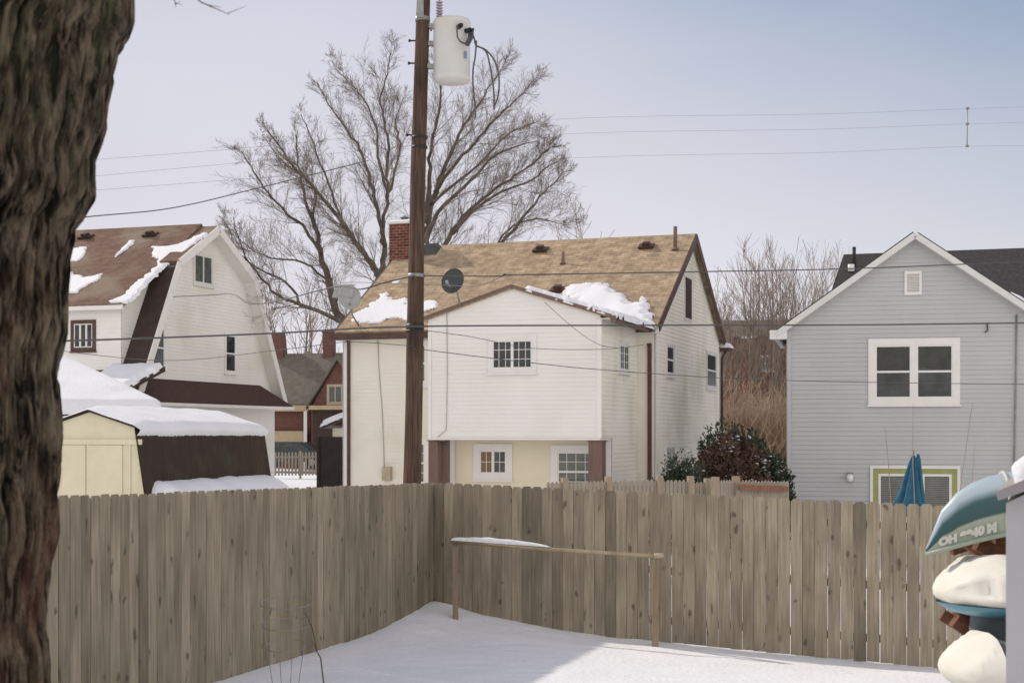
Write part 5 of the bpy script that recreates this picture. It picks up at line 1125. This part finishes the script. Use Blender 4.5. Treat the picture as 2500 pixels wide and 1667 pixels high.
shrub('evergreen_bush', 'dark evergreen edge of foliage with snow clumps against the grey house corner', gp_(1890, 32.6), .40, .5, 1.05, 9000, 4, ('evergreen',), snow=.12, leaf=.07)

# ------------------------------------------------------------------ closed patio umbrella
ub = px(2230, 1200, 31.5); zg = gz(ub.x, 31.5); um = empty('patio_umbrella', (ub.x, 31.5, zg), 'closed blue patio umbrella in front of the lime green doors', 'umbrella')
m = MB(); zt_ = px(0,1112,31.5).z-zg; m.tube([(0,0,0),(0,0,zt_+.12)], .02, 8); m.build('pole', M['frame_wood'], um)
m = MB(); tab = [(0,.03),(.18,.08),(.5,.15),(.85,.22),(1.15,.30),(1.3,.26),(1.35,.1)]
def umb(i, j):
    h, r = tab[j]; a = 2*math.pi*i/48; rr_ = r*(1+.28*math.sin(a*6+h*1.2)+.1*math.sin(a*11)); return (rr_*math.cos(a)-.10*h, rr_*math.sin(a), zt_-h)
m.grid(umb, 48, 7, closed_u=True, flip=True)
def umb2(i, j):
    h, r = ((0,.02),(.1,.05),(.5,.09),(1.2,.16),(1.4,.12))[j]; a = 2*math.pi*i/24; rr_ = r*(1+.25*math.sin(a*4)); return (rr_*math.cos(a)+.10, rr_*math.sin(a)-.02, zt_+.04-h)
m.grid(umb2, 24, 5, closed_u=True, flip=True); m.build('canopy', M['umbrella_blue'], um)
sap = empty('bare_sapling', gp_(2240, 24.5), 'very thin bare whips of a sapling in front of the grey house', 'sapling'); m = MB(); b0 = sap.location
for pts in ([(2236,1300),(2228,1115),(2229,985)], [(2180,1300),(2168,1120),(2160,1040)], [(2330,1300),(2350,1150),(2370,1010),(2375,980)], [(2300,1300),(2372,1180),(2380,1080)]):
    P_ = [px(u, v, 24.5)-Vector(b0) for u, v in pts]; m.tube([Vector((0,0,0))]+P_, [.010]+[.007]*(len(P_)-1)+[.003], 4)
m.build('stem', M['cedar_post'], sap)

# ------------------------------------------------------------------ things in our yard
# bar frame by the fence
pl = px(1112, 1500, 17.9); pr = px(1600, 1500, 16.85); zl, zr2 = snow_z(pl.x, pl.y), snow_z(pr.x, pr.y)
pl.z, pr.z = zl, zr2; cf = empty('crossbar_frame', pl, 'two posts and a thin crossbar half capped with snow, standing by the fence', 'crossbar frame')
tl, trr = px(1112, 1317, 17.9).z-zl, px(1600, 1352, 16.85).z-zl; d = pr-pl
m = MB(); m.box(-.034, .034, -.034, .034, -.2, tl); m.build('post', M['frame_wood'], cf)
m = MB(); m.box(d.x-.036, d.x+.036, d.y-.036, d.y+.036, d.z-.2, trr); m.build('post', M['frame_wood'], cf)
m = MB(); A_, B_ = Vector((-.06,-.045,tl-.02)), Vector((d.x+.03, d.y-.045, trr-.02)); m.tube([A_, A_.lerp(B_,.5)+Vector((0,0,-.01)), B_], .024, 10); m.build('crossbar', M['bamboo'], cf)
m = MB(); m.tube([B_+Vector((-.05,0,0)), B_+Vector((.06,0,.01))], .032, 10); m.build('end_cap', M['tan_metal'], cf)
m = MB()
def bars(i, j):
    t = i/60; c = A_.lerp(B_, t*.50)+Vector((0,0,.018)); a = math.pi*j/8; w_ = .03; h_ = .062*math.sqrt(max(0, math.sin(math.pi*min(1,t*1.02+.0)**.8)))*(1+.2*noise.noise(Vector((t*9,0,0)))); return (c.x+.0, c.y-w_*math.cos(a), c.z+h_*math.sin(a))
m.grid(bars, 61, 9, flip=True); m.build('snow', M['snow'], cf)
# wire plant cage
cg = Vector((-2.10, 13.2, 0)); cg.z = snow_z(cg.x, cg.y); ca = empty('plant_cage', cg, 'thin wire plant cage standing in front of the left fence', 'plant cage')
for (zz, rr_) in ((.80, .24), (.60, .22), (.40, .19)):
    m = MB(); m.tube([(rr_*math.cos(a*.2618), rr_*math.sin(a*.2618), zz+.03*math.sin(a*.26)) for a in range(25)], .0035, 5); m.build('ring', M['galvanised'], ca)
m = MB()
for k in range(4): a = .5+k*1.5708; m.tube([(.25*math.cos(a), .25*math.sin(a), .86), (.12*math.cos(a), .12*math.sin(a), 0)], .003, 5)
m.build('leg', M['galvanised'], ca)
wd = Vector((-1.86, 13.6, 0)); wd.z = snow_z(wd.x, wd.y); m = MB(); P_ = [px(793,1626,13.3), px(783,1605,13.3), px(774,1590,13.35), px(762,1530,13.6), px(745,1495,13.7)]
o0 = P_[0].copy(); o0.z = snow_z(o0.x, o0.y)-.02; m.tube([Vector((0,0,0))]+[q-o0 for q in P_[1:]], [.007,.007,.006,.006,.004], 5); m.tube([P_[2]-o0, P_[2]-o0+Vector((-.05,.02,.10))], .003, 4); o = m.build('dead_stalk', M['limb']); o.location = o0; tag(o, 'dark dead plant stalk sticking out of the shaded snow', 'stalk')

# foreground tree trunk
edge = [(-400,330),(-150,322),(0,318),(31,318),(69,306),(100,279),(138,274),(191,261),(237,252),(298,250),(337,238),(383,219),(421,222),(455,228),(475,220),(501,203),(525,188),(547,171),(575,169),(634,156),(700,153),(806,154),(854,140),(907,132),(978,140),(1065,148),(1122,143),(1208,133),(1305,136),(1356,122),(1420,113),(1480,104),(1540,103),(1570,113),(1603,117),(1667,119),(1800,125),(2300,160),(3400,300)]
TD = 3.6; tb = Vector((-1.62, TD, snow_z(-1.6, TD))); ft = empty('foreground_tree', tb, 'big dark tree trunk with rough mossy bark at the left edge', 'tree')
m = MB(); NA, NV = 300, 760
def trunkp(i, j):
    v = -420+(3400+420)*j/NV; z = CH+(HV-v)/FPX*TD; e = interp(edge, v); xe = (e-1250)/FPX*TD
    e2 = interp(edge, v-60); e3 = interp(edge, v+60); xs_ = ((e2+e3+e)/3-1250)/FPX*TD
    r = .30+.04*math.sin(v*.003)+max(0, .09*(1-v/500)); cx_ = (xs_*.2+xe*.8)-r
    a = 2*math.pi*i/NA; ca_, sa_ = math.cos(a), math.sin(a)
    q = Vector((ca_*2.2, sa_*2.2, z*.55)); w = noise.noise(q*1.3)*.6
    rid = noise.noise(Vector((ca_*7+w, sa_*7+w, z*1.6))); rid2 = noise.noise(Vector((ca_*16+w*2, sa_*16, z*3.4+w))); rid3 = noise.noise(Vector((ca_*34+w, sa_*34, z*8))); rid4 = noise.noise(Vector((ca_*24, sa_*24+w, z*6)))
    dr = -.060*(1-abs(rid)*2.2)**2*(1 if abs(rid) < .45 else 0)-.026*max(0, 1-abs(rid2)*3)+.006*rid3-.014*max(0, 1-abs(rid4)*4)+.012*noise.noise(q*2)
    f = 1-max(0, ca_)**6*.6                        # silhouette side keeps the traced outline
    return (cx_+(r+dr*f)*ca_-tb.x, TD+(r*.95+dr)*sa_-tb.y, z-tb.z)
m.grid(trunkp, NA, NV+1, closed_u=True, flip=True); m.build('trunk', M['bark'], ft)
# a stub of the low fork leaning over the trunk, with a tuft of twigs above
m = MB(); P_ = [Vector((-2.35,TD-.25,CH-.05)), Vector((-2.02,TD-.22,CH+.45)), Vector((-1.93,TD-.22,CH+.85)), Vector((-1.80,TD-.2,CH+1.4))]
m.tube([q-tb for q in P_], [.24,.20,.17,.17], 18); m.build('fork', M['bark'], ft)
rnd = random.Random(4); m = MB()
for (u0, v0, u1, v1) in ((330,-130,470,0),(380,-90,560,36),(400,-160,430,18)):
    a_, b_ = px(u0, v0, TD), px(u1, v1, TD+.2); mid = a_.lerp(b_, .6)+Vector((0,0,-.02)); m.tube([a_-tb, mid-tb, b_-tb], [.004,.0022,.0008], 4)
    for k in range(3): s0 = mid.lerp(b_, rnd.random()); m.tube([s0-tb, s0-tb+Vector((rnd.uniform(.01,.06), 0, rnd.uniform(-.02,.03)))], [.0012,.0005], 3)
m.build('twig', M['limb'], ft)

# canoe rack at the right
KY = 7.0
def canoe():
    tip = px(2261, 1352, KY); c = empty('canoe', tip, 'teal green canoe stored upside down with faded white letters near its bow', 'canoe')
    # local x runs from the bow back along the hull (to the right and a little nearer)
    ax = Vector((.97, -.10, 0)).normalized(); ay = Vector((.10, .97, 0)).normalized()
    L = 4.4; NU, NS = 60, 20
    def hull(i, j, off=0):
        t = i/NU; s = t*L; w = .43*min(1, (1-(1-min(1, s/2.1))**2.2))*(1 if s < 2.2 else max(.0, 1-(1-min(1, (L-s)/2.1))**0) or 1)
        if s > L-2.1: w = .43*(1-(1-(L-s)/2.1)**2.2)
        w = max(w, .004)
        gun = .0+.40*smooth01(s/1.15)*.62+.0; gun -= .0
        keel = .06+.34*(1-math.exp(-s/.12))+.05*smooth01(s/1.0)
        if s < .02: keel = .03
        a = math.pi*j/NS; cy, cz = -math.cos(a), math.sin(a)**.62
        gz_ = interp([(0,0),(.25,.085),(.5,.15),(.9,.19),(1.4,.2),(4.4,.2)], s); kz_ = max(keel, gz_+.02)
        p = ax*s+ay*(cy*(w+off))+Vector((0,0,gz_+(kz_-gz_)*cz))
        return p
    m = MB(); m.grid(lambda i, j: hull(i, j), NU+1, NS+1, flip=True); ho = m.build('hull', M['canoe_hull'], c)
    at_ = ho.data.attributes.new('band', 'FLOAT', 'POINT'); at_.data.foreach_set('value', [math.sin(math.pi*j/NS)**.62 for j in range(NS+1) for i in range(NU+1)])  # height up the section: real gunwale band, then painted shade and skylight
    for side_ in (0, NS):
        m = MB(); m.tube([hull(i, side_, .01) for i in range(NU+1)], .012, 6); m.build('gunwale', M['canoe_band'], c)
    # registration letters, soft and illegible in the photograph
    fn = bpy.data.curves.new('letters', 'FONT'); fn.body = 'OH 8840 M'; fn.size = .048; fn.extrude = .002; fn.space_character = 1.02; fn.offset = .004
    to = bpy.data.objects.new('letters', fn); col.objects.link(to); dg = bpy.context.evaluated_depsgraph_get(); me = bpy.data.meshes.new_from_object(to.evaluated_get(dg)); bpy.data.objects.remove(to)
    def onhull(sx, h, off):
        i_ = sx/L*NU; g0_ = hull(i_, 0).z; k0_ = hull(i_, NS/2).z; f = max(0, min(1, h/(k0_-g0_))); a = math.asin(f**(1/.62)); return hull(i_, a/math.pi*NS)-ay*off+Vector((0,0,off*.3))
    for v_ in me.vertices: v_.co = onhull(.055+v_.co.x*1.05, .022+v_.co.y*(1.0+.9*v_.co.x), .011+v_.co.z)
    o = obj('letters', me, M['letter_white'], c)
    m = MB(); m.poly([onhull(.345+dx9, .03+dz9, .005) for dx9, dz9 in ((0,0),(.045,0),(.045,.05),(0,.05))]); m.build('decal', M['decal_yellow'], c)
    m = MB(); m.tube([hull(5, j, .004)+Vector((0,0,.004)) for j in range(NS+1)], .009, 5); m.build('strap', M['letter_white'], c)
    return c
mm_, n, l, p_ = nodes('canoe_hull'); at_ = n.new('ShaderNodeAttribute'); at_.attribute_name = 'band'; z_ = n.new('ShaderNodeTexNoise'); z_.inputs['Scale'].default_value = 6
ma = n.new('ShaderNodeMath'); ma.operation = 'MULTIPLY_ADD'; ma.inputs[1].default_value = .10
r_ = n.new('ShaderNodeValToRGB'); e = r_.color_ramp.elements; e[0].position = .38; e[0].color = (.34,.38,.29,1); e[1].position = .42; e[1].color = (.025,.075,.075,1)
e2 = e.new(.70); e2.color = (.03,.095,.10,1); e3 = e.new(.86); e3.color = (.38,.46,.50,1)  # dark shaded side and pale sky-lit keel put into the hull colour
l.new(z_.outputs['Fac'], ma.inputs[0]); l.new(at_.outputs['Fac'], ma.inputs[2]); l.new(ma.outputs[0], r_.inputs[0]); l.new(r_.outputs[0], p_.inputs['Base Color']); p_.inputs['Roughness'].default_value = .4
canoe()
def covered(u0, u1, v0, v1, Y, label, rim, seed, tilt=0, L=3.6, cut=None):
    w_ = (u1-u0)/FPX*Y; h_ = (v1-v0)/FPX*Y; c0 = px(u0, v1, Y); e = empty('covered_canoe', c0, label, 'covered canoe'); m = MB()
    def cv(i, j, off=0, lo=False):
        s = i/50*L; g_ = math.sqrt(max(0, 1-(1-min(1, s/.34))**2)); a = 2*math.pi*j/36
        r_h = h_*.5*g_; r_w = .36*g_
        fold = 1+(.06 if cut else .17)*(1-min(1, 2.6*abs(noise.noise(Vector((s*7+seed*2, math.sin(2*math.pi*j/36)*1.3-s*4, math.cos(2*math.pi*j/36)*1.3))))))**2-.05+(0 if cut else .02)*math.sin(2*math.pi*j/36*5+s*14+seed)+.10*noise.noise(Vector((s*6+seed, math.sin(2*math.pi*j/36)*2, math.cos(2*math.pi*j/36)*2)))
        z = h_*.5+math.sin(a)*r_h*(fold if math.sin(a) > -.3 else 1)+.06*math.sin(s*7)*g_*(1 if math.sin(a) > .2 else 0)
        return Vector((s*.97, -.10*s, 0))+Vector((.0, math.cos(a)*r_w*fold, z+tilt*s))
    def pt(i, j):
        k = 50*(j/50)**1.8; return cv(k, i)
    if cut: k9 = cut/L; m.grid(lambda i, j: cv(50*k9*(j/50)**1.5, i), 36, 51, closed_u=True)
    else: m.grid(pt, 36, 51, closed_u=True)
    m.build('cover', M['canvas'], e)
    if cut:
        m = MB(); m.grid(lambda i, j: (cv(50*(cut*.6+(L-cut*.6)*j/30)/L, i)-Vector((0,0,h_*.5)))*1.0*Vector((1,1,1)).x if False else Vector((cv(50*(cut*.6+(L-cut*.6)*j/30)/L, i).x, cv(50*(cut*.6+(L-cut*.6)*j/30)/L, i).y*.9, h_*.46+(cv(50*(cut*.6+(L-cut*.6)*j/30)/L, i).z-h_*.5)*.8)), 36, 31, closed_u=True); m.build('hull', M['grey_cover'], e)
    if rim:
        m = MB(); a_ = []
        def rm(i, j):
            s = j/50*L; g_ = math.sqrt(max(0, 1-(1-min(1, s/.40))**2)); a = math.pi*(1+i/14); return Vector((s*.97, -.10*s, 0))+Vector((.0, math.cos(a)*.37*g_, h_*.30+math.sin(a)*h_*.36*g_+tilt*s))
        m.grid(rm, 15, 51); m.build('hull', M['kayak_blue'], e)
    return e
covered(2284, 2456, 1385, 1502, 6.9, 'canoe under a wrinkled white cover with a blue hull, middle of the rack', True, 1, .03)
covered(2298, 2400, 1560, 1700, 6.6, 'canoe under a wrinkled white cover, lowest on the rack', False, 5, .0, cut=.20)
rk = empty('canoe_rack', (px(2440,0,7.2).x, 7.2, gz(2.4,7.2)), 'rough red brown timber rack holding the stored canoes', 'canoe rack'); ro = Vector(rk.location)
def beam(p0, p1, t=.030, name='beam'):
    p0, p1 = Vector(p0)-ro, Vector(p1)-ro; d = (p1-p0).normalized(); a = d.cross(Vector((0,1,0))).normalized()*t; b = d.cross(a).normalized()*t; m = MB()
    m.hexa([p0-a-b, p0+a-b, p0+a+b, p0-a+b, p1-a-b, p1+a-b, p1+a+b, p1-a+b]); return m.build(name, M['rack_wood'], rk)
beam(px(2452,1850,7.35), px(2446,1235,7.35), .05, 'upright'); beam(px(2560,1850,6.3), px(2560,1150,6.3), .05, 'upright')
beam(px(2355,1318,7.3), px(2470,1402,7.2)); beam(px(2300,1500,7.25), px(2480,1610,7.15)); beam(px(2320,1338,7.42), px(2560,1262,7.42), .035); beam(px(2330,1508,7.3), px(2560,1506,7.3), .035)
beam(px(2385,1325,7.15), px(2475,1372,7.15), .035); beam(px(2330,1512,7.05), px(2470,1618,7.05), .035); beam(px(2380,1660,7.2), px(2560,1640,7.2)); beam(px(2395,1290,7.55), px(2455,1560,7.55), .07, 'brace')
shp_ = px(2400,1600,7.0); m = MB()
def bag(i, j): a = 2*math.pi*i/20; t = j/10; r = .13*math.sin(math.pi*min(.97, max(.03, t)))**.5*(1+.1*math.sin(a*3+t*4)); return (r*math.cos(a)*.8, r*math.sin(a), .52*t)
m.grid(bag, 20, 11, closed_u=True); o = m.build('grey_bundle', M['grey_cover']); o.location = (px(2420,0,6.9).x, 6.9, px(0,1660,6.9).z); tag(o, 'grey cloth bundle tucked under the rack beam beside the wall', 'bundle')

# grey shed corner at the far right edge, nearest the camera
gsY = 4.2; x0 = px(2456,0,gsY).x; gb = R(21); FG = Fr(x0, gsY, gb); gs = empty('grey_shed', (x0, gsY, gz(x0,gsY)), 'plain light grey shed corner with a sloping snowy roof edge at the right edge', 'shed', -gb)
gw_ = Pl(FG, (0,0,0), (1,0,0), (0,0,1)); g0 = gs.location.z
zt_ = gw_.at(2456, 1228)[1]; a9, z9 = gw_.at(2620, 1150); m = MB()
m.hexa([(0,0,-.2),(a9,0,-.2),(a9,1.2,-.2),(0,1.2,-.2),(0,0,zt_-g0),(a9,0,z9-g0),(a9,1.2,z9-g0),(0,1.2,zt_-g0)]); m.build('wall', M['shed_grey'], gs)
gf_ = Pl(FG, (0,-.10,0), (1,0,0), (0,0,1))
def q4(u, v, d=0): a, b = gf_.at(u, v); return Vector((a, -.10+d, b-g0))
m = MB(); a_, b_, a2, b2 = q4(2437,1222), q4(2640,1150), q4(2431,1200), q4(2640,1112); fo = Vector((0,1.3,0))
m.hexa([a_, b_, b_+fo, a_+fo, a2, b2, b2+fo, a2+fo]); sro = m.build('roof', M['fascia'], gs)
Ws = Pl(FG, a2, b2-a2, (0,1,0)); snow_patch(Ws, [(.055,.02),(.5,.02),(.5,1.2),(.055,1.2)], sro, .055, .03, .015, .004, .0, 41)
